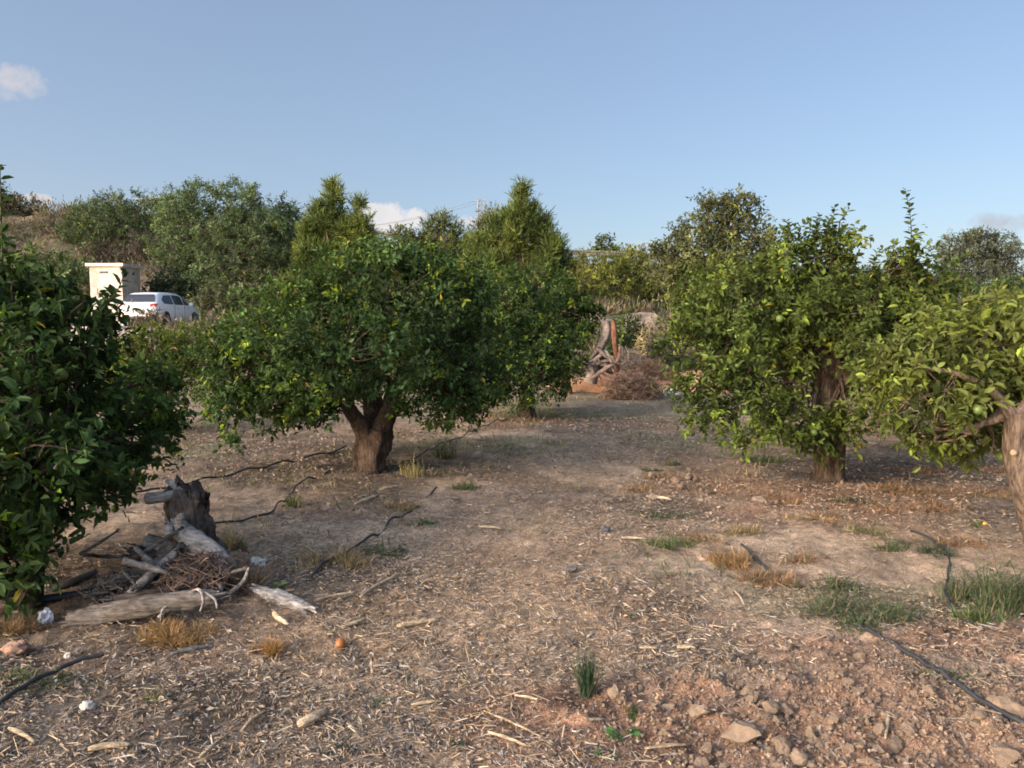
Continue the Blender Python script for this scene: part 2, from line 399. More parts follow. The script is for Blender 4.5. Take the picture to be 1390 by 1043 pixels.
def foliage(rng, lobes, dens, leafL, leafW, tpl, cols, per=11, twl=(.16, .34), up=.15, clump=.35, young=.07, yellow=.012, fill=22, shell=.16, rough=.3, seed=0, ycol=(.16, .19, .03), zmin=None, fillk=1.7, clumps=0, csize=.2):
    P, D = sample_twigs(rng, lobes, dens, shell, rough, seed=seed)
    if zmin is not None: k = P[:, 2] > zmin; P, D = P[k], D[k]
    n = len(P); ctone = np.ones(n)
    if clumps > 0:
        k = max(6, int(n / clumps)); ci = rng.choice(n, k, replace=False); Pc = P[ci] + D[ci] * rng.normal(0, csize * .5, (k, 1)); near = np.empty(n, int)
        for a0 in range(0, n, 2000): near[a0:a0 + 2000] = ((P[a0:a0 + 2000, None] - Pc[None]) ** 2).sum(2).argmin(1)
        P = lerp(P, Pc[near] + norm(P - Pc[near]) * csize * rng.uniform(.2, 1, (n, 1)), .6); D = norm(D * .7 + norm(P - Pc[near] + 1e-6) * .8)
        ctone = np.exp(rng.normal(0, .22, k))[near]
    T = norm(D * .75 + rng.normal(0, .45, (n, 3)) + np.array([0, 0, up]))
    L = rng.uniform(*twl, n)
    g = Geo()
    tone = np.exp(rng.normal(0, clump, n)) * ctone; isy = rng.random(n) < young
    c0, c1 = np.asarray(cols[0]), np.asarray(cols[1])
    mixv = (.5 + .5 * fbm(P[:, 0] * 2.2, P[:, 1] * 2.2, P[:, 2] * 2.2, oct=2, seed=seed + 3)).clip(0, 1)
    tc = lerp(c0, c1, mixv[:, None]) * tone[:, None]
    tc[isy] = np.asarray(ycol) * tone[isy, None].clip(.7, 1.5)
    t = np.tile(np.linspace(.1, 1, per), n) + rng.normal(0, .04, n * per)
    rep = np.repeat(np.arange(n), per); m = n * per
    p = P[rep] + T[rep] * ((t - .5) * L[rep])[:, None]
    rad = rvec(rng, m); rad = norm(rad - T[rep] * (rad * T[rep]).sum(1, keepdims=True))
    A = norm(rad * .9 + T[rep] * rng.uniform(.3, .9, m)[:, None] + np.array([0, 0, -.12]))
    N = norm(np.array([0, 0, .8]) + D[rep] * .5 + rng.normal(0, .45, (m, 3)))
    col = tc[rep] * np.exp(rng.normal(0, .2, m))[:, None]
    yl = rng.random(m) < yellow; col[yl] = np.array([.30, .25, .035]) * rng.uniform(.5, 1., (yl.sum(), 1))
    br = rng.random(m) < yellow * .4; col[br] = np.array([.2, .12, .05])
    s = rng.uniform(.5, 1.28, m); inst(g, tpl, p, A, N, leafL * s, leafW * s * rng.uniform(.8, 1.15, m), leafL * s * rng.uniform(.2, 2.4, m), col)
    # deep interior filler leaves to block light, colour darkened as painted inner shade
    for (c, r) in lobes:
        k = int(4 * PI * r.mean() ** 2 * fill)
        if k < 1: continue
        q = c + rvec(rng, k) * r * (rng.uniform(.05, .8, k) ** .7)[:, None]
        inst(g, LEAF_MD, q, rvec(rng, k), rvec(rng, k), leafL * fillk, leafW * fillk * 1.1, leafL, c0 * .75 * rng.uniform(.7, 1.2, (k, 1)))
    return g, P, D

def shoot(g, gb, rng, a, b, n, leafL, leafW, tpl, col, r=.006, bcol=(.07, .08, .04)):
    a, b = np.asarray(a, float), np.asarray(b, float)
    mid = (a + b) / 2 + rng.normal(0, .04, 3); P = bez(a, mid, b, 8)
    tube(gb, P, np.linspace(r, r * .4, 8), 5, bcol)
    t = np.linspace(.12, 1, n); pts = np.stack([np.interp(t, np.linspace(0, 1, 8), P[:, i]) for i in range(3)], 1)
    ax = norm(b - a); ang = np.arange(n) * 2.4 + rng.uniform(0, 6)
    s1 = norm(np.cross(ax, [0.3, 1, .1])); s2 = np.cross(ax, s1)
    rad = np.cos(ang)[:, None] * s1 + np.sin(ang)[:, None] * s2
    A = norm(rad + ax * rng.uniform(.3, .9, (n, 1)) - np.array([0, 0, .1])); Nn = norm(ax + rng.normal(0, .3, (n, 3)))
    s = rng.uniform(.75, 1.15, n) * np.linspace(1.1, .75, n)
    inst(g, tpl, pts, A, Nn, leafL * s, leafW * s, leafL * s, np.asarray(col) * np.exp(rng.normal(0, .25, (n, 1))))

BARK = np.array([.082, .060, .047]); BARK_G = np.array([.17, .135, .105])
def icos(sub=2):
    import bmesh
    bm = bmesh.new(); bmesh.ops.create_icosphere(bm, subdivisions=sub, radius=1)
    V = np.array([v.co[:] for v in bm.verts]); Fc = np.array([[v.index for v in f.verts] for f in bm.faces]); bm.free(); return V, Fc
ICO2, ICO3 = icos(2), icos(3)
def fruit_mesh():
    g = Geo(); V, Fc = ICO2
    g.add(V * .034, [Fc], np.array([.075, .11, .025])); o = g.build('green_fruit', M['fruit'], smooth=True)
    return o
FRUIT = fruit_mesh(); FRUIT_ME = FRUIT.data; bpy.data.objects.remove(FRUIT)

def orange_tree(label, trunk, lobes, seed, dens=70, leaf=(.066, .034), tpl=LEAF_MD, cols=((.028, .052, .013), (.052, .085, .018)),
                fruits=0, shoots=(), nshoot=14, trunk_rough=.22, name='orange_tree', group='orange trees in the orchard', forks=(), bark=BARK, young=.07, yellow=.004, twigs=10, fill=22, cat='orange tree', flute=.06, ycol=(.13, .17, .025)):
    rng = np.random.default_rng(seed)
    P = np.array([at(*q[:3]) for q in trunk]); R = np.array([q[3] for q in trunk])
    P[0, 2] = float(gz(P[0, 0], P[0, 1])) - .03
    base = np.array([P[0, 0], P[0, 1], P[0, 2] + .03])
    lob = lobe_list(lobes)
    t = thing(name, base, label, cat, group)
    gb = Geo()
    ns = len(P) * 14; S = spline(P, ns); Rs = np.interp(np.linspace(0, len(P) - 1, ns), np.arange(len(P)), R)
    Rs *= 1 + .55 * np.exp(-np.arange(ns) / 3.5); tube(gb, S, Rs, 40, bark, trunk_rough, seed, cvar=.35, flute=flute)
    top = S[-1]; ends = [(top, Rs[-1])]
    for fk in forks:   # explicit big limbs: list of (px,py,Y,r)
        Q = np.array([at(*q[:3]) for q in fk]); Rq = np.array([q[3] for q in fk]); m = len(Q) * 6
        tube(gb, spline(Q, m), np.interp(np.linspace(0, len(Q) - 1, m), np.arange(len(Q)), Rq), 12, bark, trunk_rough * .8, seed + 1, cvar=.35)
        ends.append((Q[-1], Rq[-1]))
    for (c, r) in lob:
        k = int(np.argmin([np.linalg.norm(c - e[0]) for e in ends])); a, ra = ends[k]
        mid = (a + c) / 2 + np.array([0, 0, .12 * np.linalg.norm(c - a)]) + rng.normal(0, .06, 3)
        r0 = min(ra * .45, .018 + .032 * np.linalg.norm(c - a)); L = bez(a, mid, c, 9)
        tube(gb, L, np.linspace(r0, r0 * .4, 9), 8, bark * 1.05, .15, seed + 2, cvar=.3)
        for _ in range(twigs):
            e = c + rvec(rng, 1)[0] * r * rng.uniform(.75, 1.1); s0 = L[rng.integers(4, 9)]
            m2 = (s0 + e) / 2 + rng.normal(0, .08, 3)
            tube(gb, bez(s0, m2, e, 6), np.linspace(r0 * .38, .004, 6), 5, bark * 1.25, 0, seed, cap=False)
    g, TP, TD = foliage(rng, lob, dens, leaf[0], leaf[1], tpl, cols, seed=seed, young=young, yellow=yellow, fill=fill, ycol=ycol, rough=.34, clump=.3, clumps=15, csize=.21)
    up = np.where(TD[:, 2] > .45)[0]
    if len(up):
        for i in rng.choice(up, min(nshoot, len(up)), replace=False):
            L = rng.uniform(.14, .38); d = norm(TD[i] * .5 + np.array([0, 0, 1.]) + rng.normal(0, .25, 3))
            shoot(g, gb, rng, TP[i], TP[i] + d * L, int(6 + L * 26), leaf[0], leaf[1], tpl, np.asarray(cols[1]) * 1.15, .004)
            lc = min((q[0] for q in lob), key=lambda q: np.linalg.norm(q - TP[i]))
            tube(gb, bez(lc, (lc + TP[i]) / 2 + rng.normal(0, .05, 3), TP[i], 6), np.linspace(.010, .004, 6), 5, bark, 0, seed, cap=False)
    for (a, b, n) in shoots:
        q0 = at(*a); lc = min((q[0] for q in lob), key=lambda q: np.linalg.norm(q - q0))
        tube(gb, bez(lc, (lc + q0) / 2 + [.03, 0, -.03], q0, 8), np.linspace(.014, .006, 8), 6, bark, 0, seed, cap=False)
        shoot(g, gb, rng, at(*a), at(*b), n, leaf[0] * 1.35, leaf[1] * 1.5, LEAF_HI, np.asarray(cols[0]) * 1.0)
    gb.build('trunk', M['bark'], t, base, smooth=True)
    g.build('crown', M['leaf'], t, base)
    if fruits:
        cand = np.where((TD[:, 1] < .5) & (TD[:, 2] < .75))[0]
        for i in rng.choice(cand, fruits, replace=False):
            o = bpy.data.objects.new('green_fruit', FRUIT_ME); COL.objects.link(o); o.parent = t
            o.location = tuple(TP[i] + TD[i] * .03 + np.array([0, 0, -.05]) - base); s = rng.uniform(.75, 1.15)
            o.scale = (s, s, s * .97); o.rotation_euler = tuple(rng.uniform(0, 3, 3))
    return t

DK = ((.022, .045, .013), (.040, .072, .018))
# A  left foreground
orange_tree('dark green orange tree in the left foreground, its crown cut by the photo edge',
    [(38, 838, 4.15, .066), (46, 770, 4.2, .056), (56, 710, 4.3, .053), (50, 640, 4.4, .05)],
    [(70, 450, 4.65, 86, 60), (-5, 560, 4.2, 90, 90), (-60, 470, 4.6, 150, 110), (15, 395, 4.6, 70, 32), (85, 545, 4.9, 85, 70), (128, 445, 4.9, 34, 32), (182, 590, 5.3, 44, 58), (212, 585, 5.7, 32, 48), (150, 645, 4.9, 46, 44), (50, 705, 4.1, 60, 46), (10, 770, 4.0, 34, 55), (205, 520, 5.8, 34, 40), (60, 640, 4.0, 90, 62), (-50, 690, 3.9, 110, 90),
     (115, 650, 4.3, 45, 42), (-10, 780, 3.9, 45, 40), (-150, 560, 4.6, 150, 200, .7), (20, 560, 4.9, 130, 90)],
    11, dens=80, leaf=(.070, .034), tpl=LEAF_HI, cols=((.028, .050, .020), (.054, .086, .028)), fruits=14, nshoot=16,
    shoots=(((4, 385, 4.6), (0, 226, 4.6), 22), ((12, 380, 4.7), (-8, 290, 4.7), 12), ((140, 420, 4.7), (168, 372, 4.7), 9)), young=.05, ycol=(.10, .17, .02))
# B  behind A
orange_tree('small olive green orange tree standing between the left foreground tree and the concrete wall',
    [(222, 575, 11.5, .09), (220, 545, 11.5, .08), (216, 525, 11.4, .07)],
    [(205, 490, 11.3, 60, 48), (175, 478, 11.2, 40, 30), (235, 520, 11.2, 42, 42), (250, 480, 11.8, 32, 36), (180, 530, 11.6, 45, 40)],
    12, dens=72, cols=((.035, .05, .014), (.075, .095, .02)), fruits=0, young=.12)
# C  main tree
orange_tree('broad orange tree with a thick forked gnarled trunk left of the clearing',
    [(503, 645, 8.1, .165), (504, 622, 8.1, .155), (508, 600, 8.1, .165), (512, 582, 8.1, .15)],
    [(520, 408, 8.1, 118, 66), (385, 468, 8.0, 100, 72), (325, 520, 7.9, 58, 72), (440, 410, 8.3, 70, 45), (470, 480, 7.3, 105, 66), (610, 455, 8.2, 88, 88), (600, 530, 7.9, 66, 48),
     (560, 430, 9.0, 110, 80), (400, 530, 8.6, 85, 42), (640, 520, 8.5, 48, 55), (440, 470, 8.9, 110, 80), (400, 545, 7.7, 60, 34), (515, 362, 8.2, 55, 28), (300, 485, 8.3, 40, 45)],
    13, dens=92, cols=((.024, .044, .018), (.047, .076, .025)), fruits=16, nshoot=34,
    forks=([(505, 603, 8.1, .12), (486, 572, 8.0, .085), (466, 545, 7.9, .065), (440, 515, 7.9, .045)], [(512, 594, 8.1, .13), (526, 560, 8.15, .115), (536, 530, 8.2, .09), (556, 490, 8.2, .05)],
           [(510, 595, 8.15, .15), (508, 560, 8.3, .12), (500, 520, 8.4, .08)]), bark=np.array([.085, .062, .048]), flute=.10, trunk_rough=.32)
# D, E
orange_tree('mid-distance orange tree half hidden by the broad forked tree',
    [(716, 568, 13.2, .13), (716, 545, 13.2, .12), (712, 525, 13.2, .11)],
    [(690, 412, 12.9, 78, 50), (640, 455, 12.7, 70, 70), (735, 470, 12.6, 50, 58), (715, 510, 12.4, 62, 42), (675, 500, 12.8, 60, 52), (760, 490, 12.9, 30, 42), (700, 450, 13.8, 80, 70)],
    14, dens=70, cols=((.025, .046, .018), (.050, .078, .024)), fruits=10, young=.1, nshoot=26)
orange_tree('farthest orange tree of the left row, beside the grey uprooted stump',
    [(768, 530, 17.6, .11), (768, 505, 17.6, .10), (764, 480, 17.6, .09)],
    [(760, 425, 17.4, 52, 44), (720, 400, 17.6, 60, 36), (786, 432, 17.6, 30, 26), (755, 470, 17.2, 44, 40), (650, 390, 18.5, 60, 34)],
    15, dens=40, leaf=(.10, .052), cols=((.024, .042, .014), (.042, .066, .018)), nshoot=20)
# F  right tree
FR = ((.041, .060, .017), (.086, .108, .028))
orange_tree('tall orange tree on the right with leafy suckers around its trunk and upright shoots',
    [(1125, 664, 7.4, .13), (1125, 630, 7.4, .12), (1126, 575, 7.4, .13), (1126, 530, 7.45, .14), (1124, 495, 7.5, .12), (1120, 455, 7.6, .09)],
    [(1000, 418, 7.5, 90, 58), (965, 488, 7.2, 66, 70), (1000, 555, 7.0, 60, 48), (1090, 385, 7.7, 84, 50), (1128, 345, 7.6, 36, 48), (1185, 425, 7.6, 88, 52), (1240, 400, 7.9, 66, 46), (1205, 490, 7.2, 52, 50),
     (1072, 570, 7.0, 42, 32), (1142, 575, 7.15, 32, 36), (1035, 490, 8.2, 70, 70), (1200, 470, 8.4, 80, 60), (1110, 455, 8.3, 80, 50), (1075, 345, 7.6, 26, 34), (1235, 350, 7.4, 30, 24), (1100, 600, 7.1, 22, 20), (955, 430, 7.8, 45, 50), (1125, 425, 7.0, 70, 30), (1080, 450, 7.2, 36, 34), (1068, 505, 7.3, 34, 46), (1150, 455, 7.0, 40, 26), (1192, 520, 7.3, 46, 40), (1230, 450, 7.4, 50, 44)],
    16, dens=98, leaf=(.060, .031), tpl=LEAF_HI, cols=FR, fruits=46, nshoot=36, young=.12, yellow=.003, ycol=(.125, .165, .028),
    shoots=(((1232, 372, 7.2), (1229, 258, 7.2), 40), ((1120, 350, 7.5), (1133, 282, 7.5), 34), ((1105, 350, 7.5), (1112, 292, 7.5), 34), ((1128, 355, 7.4), (1122, 300, 7.4), 36), ((1135, 350, 7.45), (1140, 312, 7.45), 26), ((1072, 350, 7.4), (1066, 300, 7.4), 20), ((1168, 392, 7.3), (1190, 342, 7.3), 22), ((1195, 390, 7.3), (1184, 352, 7.3), 20), ((1238, 380, 7.2), (1240, 330, 7.2), 24), ((1140, 300, 7.4), (1152, 280, 7.4), 5)),
    forks=([(1120, 510, 7.5, .06), (1095, 475, 7.6, .045), (1050, 440, 7.7, .03)], [(1132, 560, 7.38, .045), (1148, 520, 7.3, .038), (1150, 480, 7.35, .03), (1160, 440, 7.4, .022)]),
    bark=np.array([.088, .063, .048]))
# G  right edge
tG = orange_tree('orange tree at the right edge with a pruned leaning trunk and long drooping leaves',
    [(1425, 770, 4.95, .09), (1400, 690, 4.95, .085), (1385, 620, 4.95, .09), (1380, 560, 4.95, .075)],
    [(1335, 470, 5.4, 80, 52), (1400, 430, 5.3, 70, 38), (1285, 530, 5.0, 66, 52), (1240, 560, 5.1, 40, 28), (1320, 590, 5.4, 58, 32), (1470, 480, 5.0, 95, 95), (1235, 490, 5.3, 52, 40), (1430, 540, 5.5, 90, 60), (1360, 520, 5.8, 70, 60), (1215, 530, 5.5, 46, 40), (1190, 490, 5.7, 40, 36), (1290, 450, 5.6, 56, 36), (1270, 595, 5.2, 40, 24)],
    17, dens=88, leaf=(.070, .031), tpl=LEAF_HI, cols=((.048, .064, .019), (.092, .108, .03)), fruits=12, nshoot=14, young=.12, yellow=.003, ycol=(.13, .165, .03),
    forks=([(1380, 575, 4.95, .045), (1345, 530, 4.95, .026), (1300, 508, 4.95, .018), (1255, 500, 5.0, .01)], [(1384, 570, 4.95, .06), (1420, 520, 5.0, .045), (1460, 480, 5.0, .03)]), bark=np.array([.17, .125, .095]), trunk_rough=.12)
b = np.array(tG.location)
g = Geo(); c = at(1376, 615, 4.85); V, Fc = ICO2
g.add(V * np.array([.022, .012, .022]) + c, [Fc], np.array([.5, .36, .22])); g.build('pruning_cut', M['deadwood'], tG, b, smooth=True)
# H, I  behind on the right
orange_tree('shaded bluish green orange tree behind the two right-hand trees',
    [(1196, 572, 12.0, .11), (1196, 545, 12.0, .10), (1200, 520, 12., .09)],
    [(1265, 455, 11.0, 70, 60), (1200, 455, 11.5, 60, 50), (1330, 425, 11.0, 60, 42), (1290, 510, 11.2, 60, 45), (1240, 500, 11.8, 60, 40)],
    18, dens=62, cols=((.022, .042, .016), (.042, .070, .024)), nshoot=20)
orange_tree('yellowish orange tree farther back at the right edge of the photo',
    [(1405, 560, 10.5, .11), (1405, 530, 10.5, .10), (1400, 500, 10.5, .09)],
    [(1370, 440, 10.2, 50, 40), (1430, 420, 10., 60, 46), (1400, 490, 10.2, 70, 50), (1330, 470, 10.6, 40, 40)],
    19, dens=55, cols=((.05, .07, .018), (.10, .12, .025)), nshoot=14, young=.15)

# ------------------------------------------------------------------ background vegetation
def bush(name, label, cat, lobes, seed, cols, dens=14, leaf=(.2, .1), stem_px=None, group='bushes and trees on the hillside', needle=False, per=10, twl=(.3, .7), fill=6, rough=.35, trunk_r=.12, up=.2, young=.04, ycol=(.12, .14, .03), fillk=1.6):
    rng = np.random.default_rng(seed); lob = lobe_list(lobes)
    cs = np.array([c for c, r in lob]); low = min(c[2] - r[2] for c, r in lob)
    bx, by = (cs[:, 0].mean(), cs[:, 1].mean()) if stem_px is None else at(stem_px, 440, cs[:, 1].mean())[:2]
    base = np.array([bx, by, float(gz(bx, by))])
    t = thing(name, base, label, cat, group)
    gb = Geo(); top = np.array([bx, by, max(low + .6, base[2] + .5)])
    tube(gb, bez(base - [0, 0, .2], (base + top) / 2 + rng.normal(0, .1, 3), top, 7), np.linspace(trunk_r * 1.3, trunk_r, 7), 8, np.array([.13, .10, .08]), .2, seed)
    for c, r in lob:
        tube(gb, bez(top, (top + c) / 2 + rng.normal(0, .2, 3), c, 6), np.linspace(trunk_r * .7, trunk_r * .2, 6), 6, np.array([.13, .10, .08]), .1, seed, cap=False)
        for _ in range(5):
            e = c + rvec(rng, 1)[0] * r; tube(gb, bez(c, (c + e) / 2 + rng.normal(0, .1, 3), e, 5), np.linspace(trunk_r * .25, .01, 5), 4, np.array([.16, .13, .10]), 0, cap=False)
    if needle:
        P, D = sample_twigs(rng, lob, dens, .28, rough, .3, seed=seed); n = len(P)
        T = norm(D * .6 + np.array([0, 0, .75]) + rng.normal(0, .3, (n, 3)))
        tone = np.exp(rng.normal(0, .3, n)); rep = np.repeat(np.arange(n), per); m = n * per
        A = norm(T[rep] + rng.normal(0, .45, (m, 3)))
        mixv = (.5 + .6 * fbm(P[:, 0] * 1.1, P[:, 1] * 1.1, P[:, 2] * 1.1, oct=2, seed=seed + 3)).clip(0, 1)
        col = (lerp(np.asarray(cols[0]), np.asarray(cols[1]), mixv[:, None]) * tone[:, None])[rep] * rng.uniform(.75, 1.25, (m, 1))
        g = Geo(); inst(g, LEAF_LO, P[rep] + T[rep] * rng.uniform(-.3, .3, (m, 1)), A, rvec(rng, m), leaf[0] * rng.uniform(.7, 1.3, m), leaf[1], .03, col)
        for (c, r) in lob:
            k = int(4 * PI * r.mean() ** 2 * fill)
            q = c + rvec(rng, k) * r * rng.uniform(.05, .75, (k, 1)); inst(g, LEAF_LO, q, rvec(rng, k), rvec(rng, k), leaf[0] * 1.5, leaf[0] * .5, .02, np.asarray(cols[0]) * .7 * rng.uniform(.7, 1.2, (k, 1)))  # inner filler needles, colour darkened to paint the shade inside the crown
    else:
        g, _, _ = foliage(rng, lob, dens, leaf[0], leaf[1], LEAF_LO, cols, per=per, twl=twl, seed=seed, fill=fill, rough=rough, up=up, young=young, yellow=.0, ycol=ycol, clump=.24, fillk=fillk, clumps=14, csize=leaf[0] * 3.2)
    gb.build('trunk', M['bark'], t, base, smooth=True); g.build('crown', M['bush'], t, base); return t

GRN = ((.054, .080, .040), (.10, .132, .06))  # lighter greyish greens, aerial haze painted into the leaf colour
bush('carob_tree', 'big rounded dark green tree on the slope above the white car', 'tree',
     [(300, 290, 45, 72, 45), (350, 320, 44, 62, 55), (260, 325, 44, 50, 50), (385, 300, 46, 30, 35), (310, 360, 43, 60, 40), (250, 285, 46, 35, 30), (380, 350, 45, 30, 35)], 31, GRN, dens=16, leaf=(.17, .07), per=12, rough=.5, fill=3, stem_px=312, trunk_r=.2)
bush('bush', 'round green bush below the skyline at upper left', 'bush',
     [(150, 300, 50, 58, 34), (120, 320, 49, 40, 26), (180, 290, 50, 34, 26), (160, 330, 49, 44, 26)], 32, ((.052, .076, .04), (.092, .12, .056)), dens=16, leaf=(.17, .07), per=12, rough=.5, fill=3)  # greyish lift in these leaf colours stands in for distance haze
bush('shrub', 'pale green feathery shrub just left of the utility hut', 'shrub',
     [(60, 365, 41, 55, 28), (25, 380, 40, 45, 35), (95, 385, 40, 40, 30), (50, 400, 39, 60, 30)], 33, ((.06, .085, .04), (.10, .13, .055)), dens=11, leaf=(.2, .08), trunk_r=.06)
bush('shrub', 'dark blue-green shrub behind the white car roof', 'shrub',
     [(232, 385, 43, 26, 26), (215, 395, 42.5, 22, 22), (250, 395, 42, 20, 20)], 34, ((.025, .038, .022), (.045, .06, .035)), dens=12, leaf=(.2, .1), trunk_r=.06)
bush('shrub', 'grey-green shrub to the right of the white car', 'shrub',
     [(300, 405, 41, 34, 24), (275, 415, 40.5, 20, 18), (330, 410, 41, 24, 22)], 35, ((.08, .095, .05), (.13, .14, .08)), dens=12, leaf=(.18, .08), trunk_r=.06)
bush('shrub', 'brown dry shrub partly hiding the rear of the white car', 'shrub',
     [(207, 436, 29.5, 20, 20), (218, 448, 29.5, 20, 18), (196, 450, 29.4, 16, 14)], 36, ((.085, .06, .05), (.15, .11, .085)), dens=30, leaf=(.12, .04), twl=(.2, .4), trunk_r=.04, fill=14, young=0)
bush('shrub', 'dark brown shrub on the skyline at the far left edge', 'shrub',
     [(15, 285, 54, 32, 26), (-20, 280, 54, 40, 32), (40, 292, 54, 22, 18)], 37, ((.05, .048, .034), (.085, .075, .05)), dens=9, leaf=(.22, .1), trunk_r=.08)
PINE = ((.05, .073, .023), (.112, .138, .033))
def pine_lobes(leaders, Y, seed):
    r = np.random.default_rng(seed); out = []
    for (px, top, bot, hw, n) in leaders:
        out.append((px, top + 5, Y, 4, 9))
        for i in range(n):
            t = (i + r.uniform(.2, 1)) / n; yy = top + (bot - top) * t; w_ = hw * t ** .75
            for sgn in (-1, 1):
                dx = sgn * w_ * r.uniform(.25, 1.0); out.append((px + dx, yy - abs(dx) * .25 + r.uniform(-4, 4), Y + r.uniform(-1, 1) * w_ * Y / F_PX, r.uniform(.7, 1.25) * (6 + 8.5 * t), r.uniform(.7, 1.2) * (5.5 + 7 * t)))
    return out
bush('pine_tree', 'yellow-green young pine with a bushy cone behind the broad orange tree', 'pine tree',
     pine_lobes([(452, 250, 330, 22, 6), (486, 272, 345, 22, 5), (432, 278, 350, 24, 5), (418, 322, 410, 30, 5), (500, 318, 400, 28, 5), (460, 296, 415, 58, 9)], 40., 1), 41, PINE, dens=34, leaf=(.36, .04), needle=True, per=10, rough=.5, fill=4, stem_px=455, trunk_r=.12)
bush('pine_tree', 'light green pine with several pointed leaders near the middle of the skyline', 'pine tree',
     pine_lobes([(708, 252, 312, 8, 5), (723, 276, 330, 10, 4), (739, 298, 345, 13, 4), (692, 284, 330, 15, 4), (672, 304, 370, 28, 5), (647, 324, 390, 28, 5), (758, 326, 362, 12, 3), (700, 325, 390, 50, 6), (727, 338, 388, 36, 4)], 40., 2), 42, PINE, dens=24, leaf=(.36, .04), needle=True, per=10, rough=.55, fill=2.5, stem_px=708, trunk_r=.12)
bush('pine_tree', 'small round pine silhouetted on the skyline left of the lattice pylon', 'pine tree',
     [(600, 306, 51, 22, 16), (585, 316, 51, 14, 14), (618, 316, 51, 14, 14), (603, 328, 51, 26, 14)], 43, ((.06, .075, .025), (.12, .13, .035)), dens=12, leaf=(.34, .05), needle=True, per=7, trunk_r=.08)
bush('pine_tree', 'pine partly hidden behind the pine with pointed leaders', 'pine tree',
     [(668, 300, 50, 22, 18), (655, 318, 50, 20, 18), (680, 318, 50, 24, 22), (640, 335, 49, 16, 14)], 44, ((.06, .07, .028), (.11, .12, .035)), dens=12, leaf=(.34, .05), needle=True, per=7, trunk_r=.09)
bush('bush', 'olive bush under the guardrail left of the dry brown scrub', 'bush',
     [(552, 332, 46, 28, 22), (575, 345, 45, 26, 22), (540, 350, 45, 30, 22)], 45, ((.05, .06, .022), (.10, .105, .03)), dens=12, leaf=(.24, .1), trunk_r=.06)
bush('bush', 'bright green bush below the pine with pointed leaders', 'bush',
     [(630, 352, 44, 30, 22), (610, 370, 42, 30, 20), (650, 372, 42, 30, 18)], 46, ((.06, .08, .02), (.12, .14, .03)), dens=12, leaf=(.24, .08), trunk_r=.06)
bush('bush', 'dry grey bush hanging on the bank between two green bushes', 'bush',
     [(600, 342, 47, 22, 18), (588, 356, 46, 18, 14)], 47, ((.075, .062, .055), (.12, .10, .085)), dens=16, leaf=(.2, .06), trunk_r=.05, young=0)
bush('bush', 'yellow-green bush on the slope above the pale sandy bank', 'bush',
     [(815, 365, 38, 34, 24), (800, 385, 37, 30, 20), (835, 385, 37, 26, 22)], 48, ((.07, .08, .022), (.13, .14, .03)), dens=14, leaf=(.2, .07), trunk_r=.05)
bush('bush', 'taller yellow-green bush touching the guardrail at right of the gap', 'bush',
     [(858, 352, 41, 28, 18), (850, 370, 40, 26, 22), (875, 375, 40, 26, 24), (890, 395, 38, 24, 20)], 49, ((.06, .07, .022), (.115, .12, .03)), dens=14, leaf=(.2, .07), trunk_r=.05)
bush('tree', 'small thin tree rising alone behind the guardrail in the gap', 'tree',
     [(820, 330, 58, 13, 11), (812, 342, 58, 12, 9), (832, 342, 58, 13, 9)], 50, ((.05, .07, .03), (.09, .11, .045)), dens=8, leaf=(.26, .14), trunk_r=.07, fill=3)
bush('shrub', 'dark green shrub behind the orange split branch', 'shrub',
     [(848, 450, 23, 26, 26), (835, 470, 22.5, 26, 26), (870, 470, 23, 22, 20)], 51, ((.03, .045, .018), (.055, .08, .026)), dens=34, leaf=(.12, .06), twl=(.15, .35), trunk_r=.05)
bush('shrub', 'dark twiggy shrub at the foot of the tall orange tree crown', 'shrub',
     [(905, 490, 20, 30, 22), (930, 505, 20, 26, 16), (890, 470, 21, 16, 18)], 52, ((.06, .05, .04), (.095, .08, .06)), dens=36, leaf=(.12, .035), twl=(.15, .35), trunk_r=.04, young=0)
bush('olive_tree', 'large dull green tree standing behind the tall orange tree', 'tree',
     [(985, 300, 31, 46, 34), (1010, 335, 30, 50, 40), (945, 345, 30, 44, 40), (975, 380, 29.5, 70, 40), (915, 365, 30, 30, 34), (1030, 365, 30.5, 36, 36), (925, 318, 31, 13, 22), (905, 345, 30.5, 11, 18), (890, 338, 30.5, 6, 12), (1000, 276, 31, 28, 14), (960, 278, 31, 18, 14)],
     53, ((.045, .055, .028), (.088, .092, .036)), dens=18, leaf=(.17, .075), stem_px=975, trunk_r=.17, per=10, fill=10)
bush('tree', 'distant haze-greyed tree with a flat round crown at the right edge', 'tree',
     [(1325, 350, 62, 46, 34), (1300, 340, 62, 30, 24), (1355, 345, 62, 28, 26), (1330, 325, 62, 26, 14), (1320, 378, 61, 52, 24), (1375, 375, 61, 24, 14)], 54, ((.055, .062, .045), (.085, .095, .06)), dens=11, leaf=(.22, .09), stem_px=1325, trunk_r=.25)  # haze of distance is mixed into the leaf colours
bush('hedge', 'low far hedge between the right-hand orange crowns and the sky', 'hedge',
     [(1210, 385, 48, 60, 20), (1120, 380, 48, 60, 22), (1400, 395, 50, 60, 20), (1270, 392, 49, 40, 18)], 55, ((.05, .06, .035), (.08, .09, .05)), dens=8, leaf=(.3, .14), trunk_r=.06)

